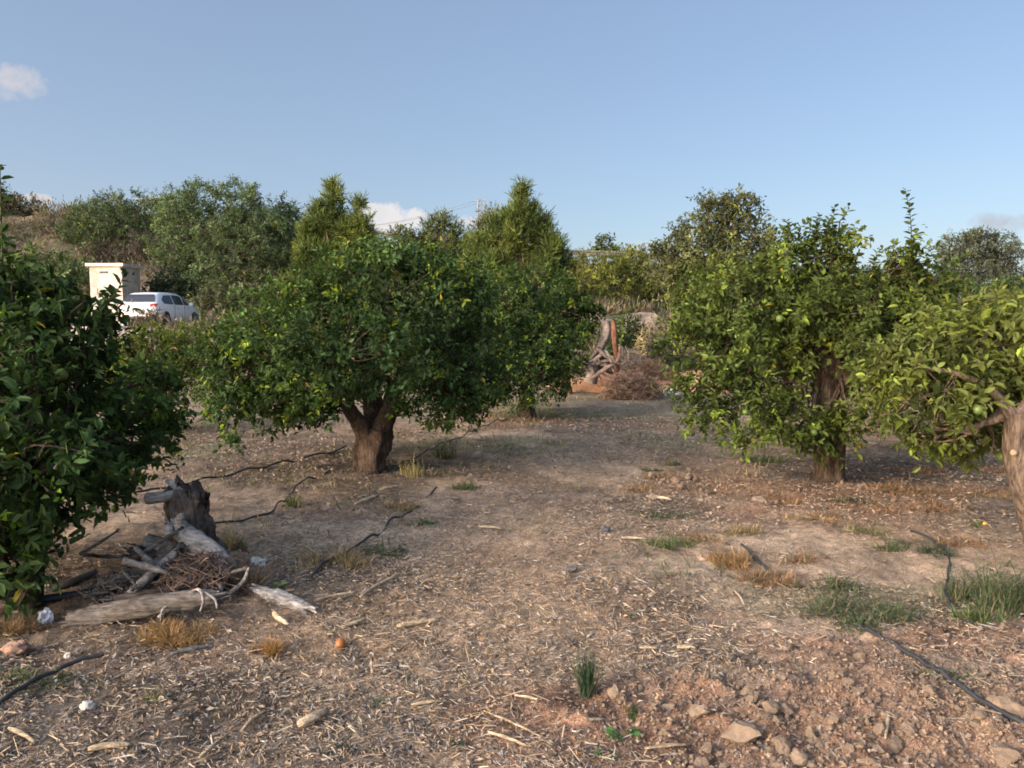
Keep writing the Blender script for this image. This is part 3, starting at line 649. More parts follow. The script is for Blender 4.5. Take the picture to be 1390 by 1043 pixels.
bush('thicket', 'purplish brown leafless thicket between the round bush and the big dark green tree', 'shrub',
     [(165, 345, 48, 40, 20), (200, 330, 47, 26, 20), (130, 350, 48, 30, 18)], 57, ((.06, .05, .048), (.10, .082, .075)), dens=14, leaf=(.2, .05), trunk_r=.05, young=0)
bush('thicket', 'grey-brown scrub thicket on the upper slope at the far left', 'shrub',
     [(50, 318, 51, 46, 18), (90, 330, 50, 34, 16), (10, 320, 51, 36, 18)], 58, ((.08, .07, .058), (.14, .115, .085)), dens=14, leaf=(.2, .05), trunk_r=.05, young=0)
bush('shrub', 'olive scrub at the foot of the big tree right of the hut', 'shrub',
     [(345, 385, 41.5, 36, 18), (385, 385, 41.5, 26, 18), (250, 365, 45, 26, 16)], 59, ((.055, .06, .035), (.10, .10, .055)), dens=14, leaf=(.18, .07), trunk_r=.05)
bush('thicket', 'brown dry thicket in shade below the pines left of the gap', 'shrub',
     [(770, 372, 40, 26, 16), (745, 385, 40, 26, 14), (765, 398, 38, 26, 14)], 60, ((.07, .055, .045), (.12, .09, .07)), dens=18, leaf=(.17, .045), trunk_r=.04, young=0)

# dry scrub, grass and twigs over the hillside: uncountable
def hillside_scrub():
    rng = np.random.default_rng(77); g = Geo()
    n = 9500
    y = rng.uniform(22.5, 56, n); x = rng.uniform(-1, 1, n) * (y * .78 + 2)
    onroad = (x < -5) & (y > 29.0) & (y < 38.8); nn = fbm(x * .4, y * .4, oct=3, seed=81)
    bare = np.zeros(n, bool)
    for (px, py, Y, r) in ((875, 412, 33, 2.3), (800, 412, 33.5, 1.5), (950, 420, 31.5, 1.4), (190, 370, 44, 1.5), (285, 425, 37, 2)):
        q = at(px, py, Y); bare |= np.hypot(x - q[0], y - Y) < r
    k = ~onroad & ~bare & (nn > -.45); x, y, nn = x[k], y[k], nn[k]; n = len(x)
    z = gz(x, y); kind = rng.random(n) + .35 * nn
    hgt = rng.uniform(.25, 1.05, n) * (.6 + .7 * (nn + .4).clip(0, 1)) * np.where((x < -6) & (y > 40), 1.35, 1)
    per = 26; rep = np.repeat(np.arange(n), per); m = n * per
    dirs = rvec(rng, m); dirs[:, 2] = np.abs(dirs[:, 2])
    P = np.stack([x, y, z], 1)[rep] + dirs * np.stack([hgt * .8, hgt * .8, hgt], 1)[rep] * rng.uniform(.1, 1, (m, 1))
    A = norm(dirs + rng.normal(0, .5, (m, 3)) + np.array([0, 0, .5]))
    pal = np.array([(.13, .10, .085), (.165, .13, .10), (.20, .155, .085), (.055, .07, .03), (.085, .095, .045), (.10, .082, .075)])
    ci = np.where(kind > .95, 3, np.where(kind > .75, 4, np.where(kind < .2, 2, np.where(kind < .45, 1, np.where(kind < .6, 5, 0)))))
    col = pal[ci][rep] * rng.uniform(.6, 1.35, (m, 1))
    inst(g, LEAF_LO, P, A, rvec(rng, m), rng.uniform(.15, .45, m), rng.uniform(.03, .09, m), .03, col)
    return tag(g.build('hillside_scrub', M['bush']), 'low grey-brown dry scrub covering the hillside', 'scrub', kind='stuff')
hillside_scrub()

# ------------------------------------------------------------------ hut, car, wall, guardrail, pylon
def utility_hut():
    c = at(168, 440, 39.0); x1, y0 = c[0], 39.0; w, d, h = 1.62, 1.9, 3.0
    z0 = float(gz(x1 - w / 2, y0 + 1)) - .1; base = np.array([x1 - w / 2, y0 + d / 2, z0])
    t = thing('utility_hut', base, 'tall narrow cream utility hut with a flat slab roof behind the white car', 'hut')
    cream = np.array([.47, .415, .36])
    g = Geo(); box(g, (-w / 2, -d / 2, 0), (w / 2, d / 2, h + .1), cream); g.build('wall', M['render'], t)
    g = Geo(); box(g, (-w / 2 - .14, -d / 2 - .14, h + .1), (w / 2 + .14, d / 2 + .14, h + .25), np.array([.52, .47, .41])); g.build('roof', M['render'], t)
    dk = np.array([.06, .05, .045])
    for lo, hi in (((-.30, -d / 2 - .012, h - .25), (.12, -d / 2 + .05, h - .15)), ((w / 2 - .05, -.55, h - .27), (w / 2 + .012, -.33, h - .13)), ((w / 2 - .05, .12, h - .27), (w / 2 + .012, .34, h - .13))):
        g = Geo(); box(g, lo, hi, dk); g.build('vent', M['plain'], t)
    g = Geo(); box(g, (w / 2 - .03, -.5, .1), (w / 2 + .015, .35, 2.1), np.array([.42, .36, .31])); g.build('door', M['plain'], t)
utility_hut()

def white_car():
    c = at(216, 440, 35.3); base = np.array([c[0], 35.3 + .4, float(gz(c[0], 35.5)) + .07])
    t = thing('parked_car', base, 'white hatchback parked facing away on the track beside the hut', 'car')
    t.rotation_euler = (0, 0, math.radians(-4))
    # stations: y, half width, z0, belt, roof-edge half width, roof z
    st = [(-2.08, .70, .40, .70, .66, .78), (-2.05, .80, .32, .82, .74, .92), (-2.00, .85, .28, .93, .78, 1.00), (-1.93, .87, .27, .97, .76, 1.06), (-1.78, .88, .26, .98, .69, 1.30), (-1.62, .885, .26, .985, .65, 1.44),
          (-1.3, .89, .25, .985, .64, 1.495), (-.5, .895, .24, .975, .645, 1.525), (.15, .895, .24, .965, .64, 1.50), (.5, .89, .24, .96, .64, 1.40), (.85, .885, .25, .955, .68, 1.22), (1.18, .88, .25, .95, .76, 1.02), (1.3, .875, .25, .93, .76, .985), (1.6, .86, .26, .87, .72, .93), (1.9, .81, .28, .78, .66, .83), (2.05, .70, .33, .66, .58, .70), (2.1, .6, .4, .56, .5, .6)]
    V, k = [], 0
    for (y, w, z0, zb, wr, zr) in st:
        half = [(w * .90, z0), (w * .985, z0 + (zb - z0) * .3), (w, z0 + (zb - z0) * .62), (w * .975, zb), (lerp(w * .965, wr, .5), lerp(zb, zr, .5)), (wr, zr - .02), (wr * .85, zr + .012), (0, zr + .03)]
        row = half + [(-a, b) for a, b in half[-2::-1]]; k = len(row)
        V += [(a, y, b) for a, b in row]
    n = len(st); i = np.arange(n - 1)[:, None] * k; j = np.arange(k - 1)[None]
    f = np.stack([i + j, i + k + j, i + k + j + 1, i + j + 1], -1).reshape(-1, 4)
    white = np.array([.60, .61, .62]); g = Geo()
    g.add(V, [f, np.array([list(range(k))]), np.array([list(range((n - 1) * k, n * k))[::-1]])], white)
    body = g.build('body', M['paint'], t, smooth=True)
    def xs(y, z):   # half width of the upper body at y, z
        ys = [s[0] for s in st]; w = np.interp(y, ys, [s[1] for s in st]); zb = np.interp(y, ys, [s[3] for s in st]); wr = np.interp(y, ys, [s[4] for s in st]); zr = np.interp(y, ys, [s[5] for s in st])
        return lerp(w * .975, wr, (z - zb) / max(zr - .02 - zb, .05)) + .012
    dark = np.array([.02, .024, .03])
    for sx in (1, -1):
        for poly in ([(-1.45, 1.02), (-.62, 1.0), (-.62, 1.42), (-1.2, 1.40), (-1.5, 1.2)], [(-.54, 1.0), (.30, .99), (.30, 1.36), (.1, 1.42), (-.54, 1.43)], [(.36, .99), (.95, .98), (.42, 1.33)]):
            g = Geo(); P = [(sx * xs(y, z), y, z) for y, z in poly]
            g.add(P, [np.array([list(range(len(P)))[::sx]])], dark); g.build('side_window', M['glass'], t)
        g = Geo(); box(g, (min(sx * .90, sx * 1.07), .72, .98), (max(sx * .90, sx * 1.07), .86, 1.12), white * .9); g.build('wing_mirror', M['paint'], t)
        for y in (-.35, .55):
            g = Geo(); box(g, (min(sx * .88, sx * .915), y, .84), (max(sx * .88, sx * .915), y + .18, .87), white * .6); g.build('door_handle', M['paint'], t)
        for y in (-.58, .33):
            g = Geo(); box(g, (min(sx * .87, sx * .902), y, .34), (max(sx * .87, sx * .902), y + .015, .95), np.array([.12, .12, .13])); g.build('door_seam', M['plain'], t)
        g = Geo(); g.add([(sx * .55, -2.05, .86), (sx * .82, -2.0, .86), (sx * .85, -1.92, .99), (sx * .80, -1.96, 1.02), (sx * .56, -2.04, 1.0)], [np.array([[0, 1, 2, 3, 4][::sx]])], np.array([.32, .02, .02]))
        V2 = g.V[0]; V2[:, 1] -= .03; g.build('tail_light', M['glass'], t)
        for y in (-1.32, 1.28):
            g = Geo(); a = np.linspace(0, 2 * PI, 25)[:-1]
            w = bpy.data.objects.new('wheel', None); COL.objects.link(w); w.parent = t; w.location = (sx * .80, y, .32)
            tube(g, np.array([(-.10, 0, 0), (-.09, 0, 0), (.09, 0, 0), (.115, 0, 0)]), [.28, .32, .32, .29], 24, np.array([.025, .025, .027])); g.build('tyre', M['rubber'], w, smooth=False)
            g = Geo(); tube(g, np.array([(-.118, 0, 0), (.122, 0, 0)]), [.2, .2], 16, np.array([.35, .36, .38])); g.build('rim', M['metal'], w)
            g = Geo(); tube(g, np.array([(.086 * sx, 0, 0), (.094 * sx, 0, 0)]), [.375, .375], 24, np.array([.03, .03, .03])); g.build('wheel_arch', M['rubber'], w)
    g = Geo(); g.add([(-.70, -1.985, 1.09), (.70, -1.985, 1.09), (.64, -1.83, 1.32), (-.64, -1.83, 1.32), (.58, -1.72, 1.43), (-.58, -1.72, 1.43)], [[(0, 1, 2, 3), (3, 2, 4, 5)]], dark); g.build('rear_window', M['glass'], t)
    g = Geo(); box(g, (-.78, -2.13, .36), (.78, -2.0, .46), np.array([.09, .06, .06])); g.build('bumper_strip', M['rubber'], t)
    g = Geo(); box(g, (-.26, -2.11, .66), (.26, -2.0, .77), np.array([.62, .60, .55])); g.build('number_plate', M['plain'], t)
    for sx in (-1, 1):
        g = Geo(); box(g, (sx * .62 - .1, -2.14, .48), (sx * .62 + .1, -2.02, .53), np.array([.4, .03, .02])); g.build('rear_reflector', M['plastic'], t)
    g = Geo(); g.add([(-.74, 1.20, 1.03), (.74, 1.20, 1.03), (.63, .52, 1.42), (-.63, .52, 1.42)], [[(0, 1, 2, 3)]], dark); g.build('windscreen', M['glass'], t)
white_car()

def concrete_wall():
    g = Geo(); x0, x1 = at(60, 440, 27.0)[0], at(205, 440, 27.0)[0]; n = 24
    V = []
    for i, x in enumerate(np.linspace(x0, x1, n)):
        zt = 1.32 - .55 * max(0, (i / n - .62)) * 2 + .05 * math.sin(i * 1.7)
        for (yy, zz) in ((26.9, -.1), (26.9, zt), (27.2, zt), (27.2, -.1)): V.append((x, yy, zz))
    i = np.arange(n - 1)[:, None] * 4; j = np.arange(3)[None]
    V = np.array(V); V[:, 2] += float(gz(V[:, 0].mean(), 26.8)) * .6
    g.add(V, [np.stack([i + j, i + 4 + j, i + 5 + j, i + 1 + j], -1).reshape(-1, 4), np.array([[0, 1, 2, 3], [n * 4 - 1, n * 4 - 2, n * 4 - 3, n * 4 - 4]])], np.array([.34, .295, .265]))
    o = g.build('concrete_wall', M['concrete'], origin=(x0, 27, 0)); tag(o, 'low pale concrete wall below the track, left of the brown dry shrub', 'wall')
concrete_wall()

def guardrail():
    pts = [(470, 309), (520, 318), (600, 328), (690, 336), (770, 342), (850, 345), (910, 350), (960, 354)]
    P = np.array([at(px, py, 53.) for px, py in pts]); S = spline(P, 40); b = S[0].copy(); b[2] = float(gz(b[0], b[1]))
    t = thing('guardrail', b, 'long metal road guardrail running along the skyline of the hill', 'guardrail')
    g = Geo(); prof = np.array([(0, -.17), (-.04, -.12), (-.04, -.06), (.02, 0), (-.04, .06), (-.04, .12), (0, .17)])
    V = np.array([(p[0], p[1] + a, p[2] + z) for p in S for a, z in prof]); k = len(prof)
    i = np.arange(len(S) - 1)[:, None] * k; j = np.arange(k - 1)[None]
    g.add(V, [np.stack([i + j, i + k + j, i + k + j + 1, i + j + 1], -1).reshape(-1, 4)], np.array([.20, .19, .17])); g.build('rail_beam', M['metal'], t, b)
    L = np.interp(np.linspace(0, 39, 14), np.arange(40), np.arange(40))
    for s in L:
        p = S[int(round(s))]; z = float(gz(p[0], p[1] + .1))
        if z < p[2] + .2:
            g = Geo(); box(g, (p[0] - .06, p[1] + .03, min(z, p[2] - .8) - .1), (p[0] + .06, p[1] + .15, p[2] + .2), np.array([.22, .2, .18])); g.build('rail_post', M['metal'], t, b)
guardrail()

def pylon():
    Y = 90.; top = at(653, 272, Y); zg = float(gz(top[0], Y)); b = np.array([top[0], Y, zg]); h = top[2] - zg
    t = thing('lattice_pylon', b, 'slim lattice power pylon rising between the pines on the skyline', 'pylon')
    g = Geo(); c = np.array([.30, .29, .29]); w0, w1 = .55, .34
    def corner(s, z): w = lerp(w0, w1, z / h); return np.array([s[0] * w, s[1] * w, z])
    S4 = [(1, 1), (-1, 1), (-1, -1), (1, -1)]
    for s in S4: tube(g, np.array([corner(s, 0), corner(s, h)]), [.05, .045], 5, c)
    zs = np.linspace(0, h, 18)
    for a in range(17):
        for q in range(4):
            s, s2 = S4[q], S4[(q + 1) % 4]
            tube(g, np.array([corner(s, zs[a]), corner(s2, zs[a + 1])]), [.028, .028], 4, c, cap=False)
            tube(g, np.array([corner(s, zs[a + 1]), corner(s2, zs[a + 1])]), [.028, .028], 4, c, cap=False)
    g.build('lattice_mast', M['metal'], t)
    g = Geo()
    tube(g, np.array([(-.9, 0, h - .1), (.5, 0, h - .1)]), [.05, .05], 5, c); g.build('cross_arm', M['metal'], t)
    for k, (yo, zo) in enumerate(((0, 0), (.35, -.25))):
        e = at(470, 310, 110.) - b; a = np.array([-.8 + yo, 0, h - .12 + zo]); g = Geo()
        tube(g, bez(a, (a + e) / 2 + np.array([0, 0, -1.0]), e, 24), [.022] * 24, 4, np.array([.12, .12, .13])); g.build('cable', M['hose'], t)
pylon()

# ------------------------------------------------------------------ debris
def log(name, label, cat, pts, R, col, seed, k=12, rough=.2, group=None, mat='deadwood', jag=0., n=22, extra=(), flute=0.08, origin=None):
    P = np.array(pts, float); S = spline(P, n); Rs = np.interp(np.linspace(0, len(R) - 1, n), np.arange(len(R)), R)
    rng = np.random.default_rng(seed); g = Geo(); k = max(k, 16) if rough > .14 and Rs.max() > .02 else k; n_ = n
    tube(g, S, Rs, k, col, rough, seed, cvar=.45, nf=9, flute=flute)
    if jag > 0:
        V = g.V[0]; ax = norm(S[-1] - S[-4]); ring = np.arange((n - 1) * k, n * k); V[ring] += ax * rng.uniform(-jag * .4, jag, (k, 1)); ax0 = norm(S[0] - S[3]); V[:k] += ax0 * rng.uniform(-jag * .3, jag * .6, (k, 1))
    if jag > 0:      # torn splinters at both ends
        for e, ax_ in ((S[-1], norm(S[-1] - S[-4])), (S[0], norm(S[0] - S[3]))):
            m_ = 16; o_ = rvec(rng, m_) * Rs.mean() * .75; A_ = ax_ + rng.normal(0, .16, (m_, 3))
            inst(g, CHIP, e - ax_ * .03 + o_, A_, rvec(rng, m_), jag * rng.uniform(.6, 2., m_), .014, .010, np.asarray(col) * rng.uniform(.7, 1.7, (m_, 1)))
    for (ep, er) in extra: tube(g, spline(np.array(ep, float), 12), np.linspace(er[0], er[1], 12), 7, np.asarray(col) * 1.1, rough, seed + 3, cvar=.4)
    b = S.mean(0) if origin is None else np.asarray(origin); b = np.array([b[0], b[1], S[:, 2].min()])
    return tag(g.build(name, M[mat], origin=tuple(b), smooth=True), label, cat, group)
GREY = np.array([.19, .165, .145]); PALE = np.array([.27, .245, .225]); DKW = np.array([.105, .086, .074])
PR = gnd(240, 830)[1] / (CAM_H * F_PX / (830 - HOR))
def A3(px, py, Y): return at(px, py, Y * PR)
# stump
def stump():
    b = gnd(262, 770); Y = b[1]; rng = np.random.default_rng(5)
    t = thing('tree_stump', b, 'broken upright grey-brown tree stump with splintered top at the back of the woodpile', 'stump')
    P = np.array([at(272, 772, Y), at(264, 735, Y), at(254, 700, Y), at(255, 674, Y), at(258, 664, Y)])
    g = Geo(); n, k = 44, 40; S = spline(P, n); R = np.interp(np.linspace(0, 4, n), range(5), [.19, .14, .12, .125, .10])
    tube(g, S, R, k, np.array([.155, .122, .10]), .3, 9, cvar=.6, nf=14, flute=.13)
    V = g.V[0]; ring = slice((n - 1) * k, n * k); V[ring, 2] += rng.uniform(-.09, .055, k); V[ring, :2] += rng.uniform(-.02, .02, (k, 2)); g.build('trunk', M['bark'], t, b, smooth=True)
    g = Geo(); a = at(246, 668, Y - .05); e = at(199, 677, Y - .05); tube(g, spline(np.array([a, (a + e) / 2 + [0, 0, -.012], e]), 12), np.linspace(.028, .034, 12), 9, PALE * 1.35, .2, 3, cvar=.3)
    e2 = at(226, 652, Y - .03); tube(g, np.array([a, (a + e2) / 2, e2]), [.02, .018, .014], 7, PALE * 1.35, .2, 4)
    g.build('broken_branch', M['deadwood'], t, b, smooth=True)
    for i, (px, py) in enumerate(((232, 792), (300, 790), (318, 776))):
        g = Geo(); s = at(268, 758, Y); e = gnd(px, py) + [0, 0, .0]; tube(g, bez(s, (s + e) / 2 + [0, 0, .06], e, 9), np.linspace(.09, .02, 9), 9, np.array([.16, .125, .1]), .3, i, cvar=.4); g.build('root', M['deadwood'], t, b, smooth=True)
stump()
def pile_sticks():
    rng = np.random.default_rng(71); c0 = at(225, 800, 4.5 * PR)
    for i in range(16):
        m = c0 + rng.normal(0, 1, 3) * np.array([.26, .12, .0]) + [0, 0, abs(rng.normal(.05, .09))]; a = rng.normal(.1, .7); L = rng.uniform(.16, .42); d = np.array([math.cos(a), rng.normal(0, .3), math.sin(a) * .55]) * L * .5
        r = rng.uniform(.007, .02); P = spline([m - d, m + rng.normal(0, .02, 3), m + d], 16); P[:, 2] = np.maximum(P[:, 2], gz(P[:, 0], P[:, 1]) + r * .5)
        g = Geo(); k = 10; tube(g, P, np.linspace(r * 1.2, r * .6, 16) * (1 + .15 * rng.normal(size=16)), k, np.array([.20, .178, .16]) * rng.uniform(.5, 1.35), .25, i, cvar=.4, nf=16, flute=.1)
        g.V[0][-2 - k:-2] += rng.normal(0, r * .9, (k, 3)); tag(g.build('dead_branch', M['deadwood'], origin=tuple(P.mean(0)), smooth=True), 'weathered grey branch tangled in the woodpile by the stump', 'branch', 'loose branches of the woodpile')
pile_sticks()
log('broken_log', 'pale grey jagged log leaning down to the right against the stump', 'log', [A3(238, 712, 4.75), A3(262, 735, 4.7), A3(295, 758, 4.65), A3(322, 792, 4.6)], [.045, .062, .068, .06], PALE * .92, 21, jag=.07,
    extra=(([A3(248, 725, 4.7), A3(243, 708, 4.66), A3(247, 700, 4.62)], (.04, .018)), ([A3(236, 716, 4.7), A3(229, 718, 4.64), A3(232, 728, 4.6)], (.03, .02)), ([A3(272, 750, 4.6), A3(268, 768, 4.55), A3(266, 782, 4.5)], (.02, .008))), rough=.35)
log('driftwood_log', 'long grey weathered log lying along the front of the woodpile', 'log', [A3(98, 842, 4.12), A3(150, 832, 4.12), A3(215, 820, 4.1), A3(296, 810, 4.15)], [.042, .052, .047, .040], GREY * .8, 22, jag=.05,
    extra=(([A3(150, 843, 4.2), A3(128, 855, 4.12), A3(118, 872, 4.06)], (.05, .02)), ([A3(120, 842, 4.2), A3(100, 860, 4.12), A3(90, 868, 4.1)], (.035, .012))), rough=.3)
log('cut_log', 'short grey log on top of the woodpile beside the stump', 'log', [A3(196, 738, 4.85), A3(215, 744, 4.85), A3(238, 752, 4.85)], [.06, .06, .055], GREY * 1.1, 23, rough=.15)
log('cut_log', 'dark rotten log with its hollow end facing left in the woodpile', 'log', [A3(178, 752, 4.75), A3(200, 760, 4.78), A3(232, 762, 4.85)], [.062, .065, .06], DKW, 24, rough=.3, jag=.05)
log('cut_log', 'grey-brown log lying low in the middle of the woodpile', 'log', [A3(180, 774, 4.62), A3(215, 772, 4.66), A3(250, 762, 4.75)], [.05, .055, .05], GREY * .8, 25, rough=.25, jag=.03)
log('cut_log', 'blackened log pointing left under the woodpile', 'log', [A3(112, 782, 4.85), A3(150, 776, 4.85), A3(182, 768, 4.9)], [.035, .04, .045], DKW * .6, 26, rough=.25, jag=.03)
log('cut_log', 'dark charred branch just behind the black pipes', 'log', [A3(84, 778, 5.0), A3(130, 772, 5.0), A3(180, 764, 5.0)], [.02, .025, .03], DKW * .6, 27, rough=.3, jag=.02)
log('wooden_pole', 'straight pale pole propped diagonally on the woodpile', 'pole', [A3(176, 808, 4.38), A3(205, 780, 4.45), A3(238, 752, 4.6), A3(250, 740, 4.65)], [.024, .027, .025, .02], PALE * .95, 28, rough=.15, k=9)
log('bleached_plank', 'split white weathered plank lying right of the woodpile', 'plank', [gnd(346, 808) + [0, 0, .03], gnd(380, 820) + [0, 0, .035], gnd(418, 832) + [0, 0, .02]], [.022, .034, .022], PALE * 1.2, 29, rough=.35, jag=.05, flute=.2)
log('dead_branch', 'thin pale forked branch lying over the front log', 'branch', [A3(215, 838, 4.08), A3(240, 818, 4.1), A3(268, 800, 4.12), A3(276, 815, 4.05), A3(272, 830, 4.0)], [.009, .01, .008, .008, .005], PALE * 1.2, 30, k=6, n=30, rough=.2, flute=0,
    extra=(([A3(268, 800, 4.12), A3(290, 812, 4.08), A3(295, 826, 4.05)], (.008, .005)), ([A3(240, 818, 4.1), A3(222, 826, 4.05), A3(218, 842, 4.02)], (.007, .004))))
log('plastic_pipe', 'black plastic pipe with a bluish sheen sticking left out of the woodpile', 'pipe', [A3(58, 814, 4.42), A3(110, 806, 4.5), A3(172, 796, 4.6)], [.024, .024, .024], np.array([.018, .025, .038]), 31, rough=0, mat='hose', flute=0)
log('plastic_pipe', 'upper black pipe end above the bluish pipe', 'pipe', [A3(62, 804, 4.6), A3(95, 792, 4.65), A3(132, 778, 4.75)], [.028, .028, .028], np.array([.018, .017, .018]), 32, rough=.04, mat='hose', flute=0)
log('cut_log', 'greyish split log standing on its edge against the stump', 'log', [A3(218, 772, 4.7), A3(226, 752, 4.75), A3(240, 728, 4.85)], [.045, .05, .04], GREY * .9, 61, rough=.3, jag=.06, flute=.18)
log('dead_branch', 'thin dark branch lying flat between the front log and the pole', 'branch', [A3(150, 812, 4.35), A3(200, 806, 4.35), A3(262, 792, 4.4), A3(300, 780, 4.45)], [.014, .018, .015, .008], DKW, 62, rough=.3)
log('dead_branch', 'curved grey branch rising at the right end of the front log', 'branch', [A3(288, 828, 4.2), A3(312, 806, 4.25), A3(330, 790, 4.3), A3(338, 770, 4.35)], [.016, .014, .010, .006], GREY, 63, rough=.3)
log('cut_log', 'broken bark-covered chunk at the far left of the front log', 'log', [A3(112, 828, 4.4), A3(140, 820, 4.42), A3(168, 816, 4.45)], [.04, .045, .03], DKW, 64, rough=.35, jag=.05, flute=.15)
log('dead_branch', 'grey twig lying on the ground below the dry orange weeds', 'branch', [gnd(232, 892) + [0, 0, .015], gnd(262, 886) + [0, 0, .02], gnd(290, 880) + [0, 0, .012]], [.008, .012, .006], np.array([.15, .15, .145]), 33, k=7, flute=0)

def crumpled(name, label, cat, c, size, col, seed, mat='plastic'):
    V, Fc = ICO3; n = fbm(V[:, 0] * 2.4, V[:, 1] * 2.4, V[:, 2] * 2.4, oct=3, seed=seed)
    V2 = V * (1 + (.2 if mat == 'soil' else .5) * n)[:, None] * np.asarray(size); c = np.asarray(c, float); g = Geo(); g.add(V2 + c + [0, 0, size[2] * .7], [Fc], np.asarray(col, float))
    return tag(g.build(name, M[mat], origin=tuple(c)), label, cat)
crumpled('plastic_scrap', 'crumpled white plastic scrap at the foot of the left foreground tree', 'litter', gnd(62, 846), (.032, .03, .04), (.46, .46, .49), 3)
crumpled('paper_scrap', 'small whitish paper scrap on dry stalks right of the woodpile', 'litter', gnd(350, 768), (.045, .03, .03), (.42, .42, .37), 4)
crumpled('white_rag', 'white cloth rag lying on the ground beside the brush heap', 'rag', gnd(914, 537), (.36, .2, .07), (.5, .49, .48), 5)
crumpled('stone', 'pale white stone alone on bare soil at lower left', 'stone', gnd(118, 962), (.028, .022, .018), (.45, .41, .36), 6, 'soil')
crumpled('stone', 'brown stone at the left edge below the left foreground tree', 'stone', gnd(22, 886), (.06, .05, .035), (.27, .17, .12), 7, 'soil')
crumpled('stone', 'small pale stone below the front log', 'stone', gnd(92, 893), (.016, .014, .016), (.5, .45, .4), 8, 'soil')
crumpled('stone', 'dark pebble in the middle of the clearing', 'stone', gnd(822, 722), (.035, .03, .026), (.08, .08, .085), 9, 'soil')
crumpled('stone', 'flat dark lump of earth in the straw below the dark pebble', 'stone', gnd(775, 775), (.04, .03, .018), (.10, .095, .09), 10, 'soil')
def fallen(label, px, py, col, r=.027):
    c = gnd(px, py); V, Fc = ICO3; g = Geo(); n = fbm(V[:, 0] * 1.5, V[:, 1] * 1.5, V[:, 2] * 1.5, seed=int(px))
    g.add(V * r * (1 + .08 * n)[:, None] + c + [0, 0, r * .8], [Fc], np.asarray(col)); tag(g.build('fallen_orange', M['fruit'], origin=tuple(c), smooth=True), label, 'fruit')
fallen('dried brown-orange fruit lying in the straw', 462, 880, (.26, .095, .03))
fallen('yellow fruit lying on the red soil at right', 1337, 714, (.5, .30, .03), .018)

# uprooted trunk, split branch and brush heap at the end of the clearing
def uprooted():
    Y = 17.2; b = gnd(810, 522); b = np.array([at(808, 522, Y)[0], Y, float(gz(2, Y))])
    t = thing('uprooted_trunk', b, 'grey uprooted trunk with spread roots at the end of the clearing', 'dead tree')
    g = Geo(); tube(g, spline([at(822, 436, Y), at(823, 452, Y), at(815, 472, Y), at(806, 495, Y), at(800, 520, Y)], 20), np.interp(np.linspace(0, 4, 20), range(5), [.10, .11, .10, .12, .15]), 12, np.array([.27, .22, .19]), .3, 3, cvar=.4, flute=.15); g.build('trunk', M['deadwood'], t, b, smooth=True)
    rng = np.random.default_rng(8)
    for i in range(16):
        s = at(812 + rng.uniform(-6, 8), 478 + rng.uniform(-12, 26), Y + rng.uniform(-.15, .15)); e = at(808 + rng.uniform(-20, 40), 522 + rng.uniform(-32, 2), Y + rng.uniform(-.6, .5)); m = (s + e) / 2 + rng.normal(0, .12, 3)
        g = Geo(); tube(g, bez(s, m, e, 9), np.linspace(rng.uniform(.03, .06), .012, 9), 6, np.array([.22, .175, .15]) * rng.uniform(.6, 1.2), .2, i, cvar=.3); g.build('root', M['deadwood'], t, b, smooth=True)
    Y = 17.0
    log('split_branch', 'upright reddish-orange split branch beside the uprooted trunk', 'branch', [at(832, 436, Y), at(834, 455, Y), at(836, 478, Y), at(838, 500, Y), at(830, 520, Y)], [.045, .06, .06, .055, .05], np.array([.16, .078, .048]), 41, rough=.3, flute=.1)
    log('dead_branch', 'bent grey branch crossing in front of the uprooted trunk', 'branch', [at(800, 516, 16.8), at(820, 502, 16.7), at(838, 490, 16.8), at(842, 470, 16.9)], [.04, .045, .04, .02], np.array([.2, .14, .11]), 42, rough=.25)
    log('dead_branch', 'reddish branch lying flat along the soil bank left of the brush heap', 'branch', [at(812, 524, 17.4), at(850, 518, 17.4), at(880, 520, 17.5)], [.03, .03, .02], np.array([.3, .15, .08]), 43, rough=.25)
uprooted()
def soil_bank():
    g = Geo(); n = 60; xs_ = np.linspace(.9, 5.4, n); ys_ = np.linspace(-1, 1, 14); V = []
    for x in xs_:
        for t in ys_:
            y = 18.9 + t * 1.1 + .15 * math.sin(x * 2); e = min(1, (x - .9) / .5, (5.4 - x) / .5)
            V.append((x, y, float(gz(x, y)) - .03 + .36 * max(0, e) * (1 - t * t) * (1 + .25 * math.sin(x * 3.1))))
    V = np.array(V); V[:, 2] += .06 * fbm(V[:, 0] * 3, V[:, 1] * 3, oct=3, seed=4); i = np.arange(n - 1)[:, None] * 14; j = np.arange(13)[None]
    g.add(V, [np.stack([i + j, i + 14 + j, i + 15 + j, i + j + 1], -1).reshape(-1, 4)], np.array([.42, .22, .12]) ); tag(g.build('soil_bank', M['soil'], smooth=True), kind='structure')
soil_bank()
def brush(label, px, py, Y, wpx, hpx, n, col, seed, thick=.009):
    rng = np.random.default_rng(seed); c = at(px, py, Y); c[2] = float(gz(c[0], Y)); k = Y / F_PX; w, h = wpx * k, hpx * k; g = Geo()
    for i in range(n):
        d = rvec(rng, 1)[0]; d[2] = abs(d[2]); m = c + d * np.array([w, w * .7, h]) * rng.uniform(.1, 1) ** .5
        t_ = norm(rng.normal(0, 1, 3) + d * .5) * np.array([1, 1, .7]); L = rng.uniform(.12, .3) * (w + h); bend_ = rng.normal(0, .12, 3) * L
        s0, e0 = m - t_ * L * .5, m + t_ * L * .5; s0[2] = max(s0[2], c[2]); e0[2] = max(e0[2], c[2])
        tube(g, bez(s0, m + bend_, e0, 5), np.linspace(thick, thick * .35, 5), 3, np.asarray(col) * rng.uniform(.45, 1.5), 0, cap=False)
    return tag(g.build('brush_heap', M['straw'], origin=tuple(c)), label, 'brush heap', 'heaps of dry prunings')
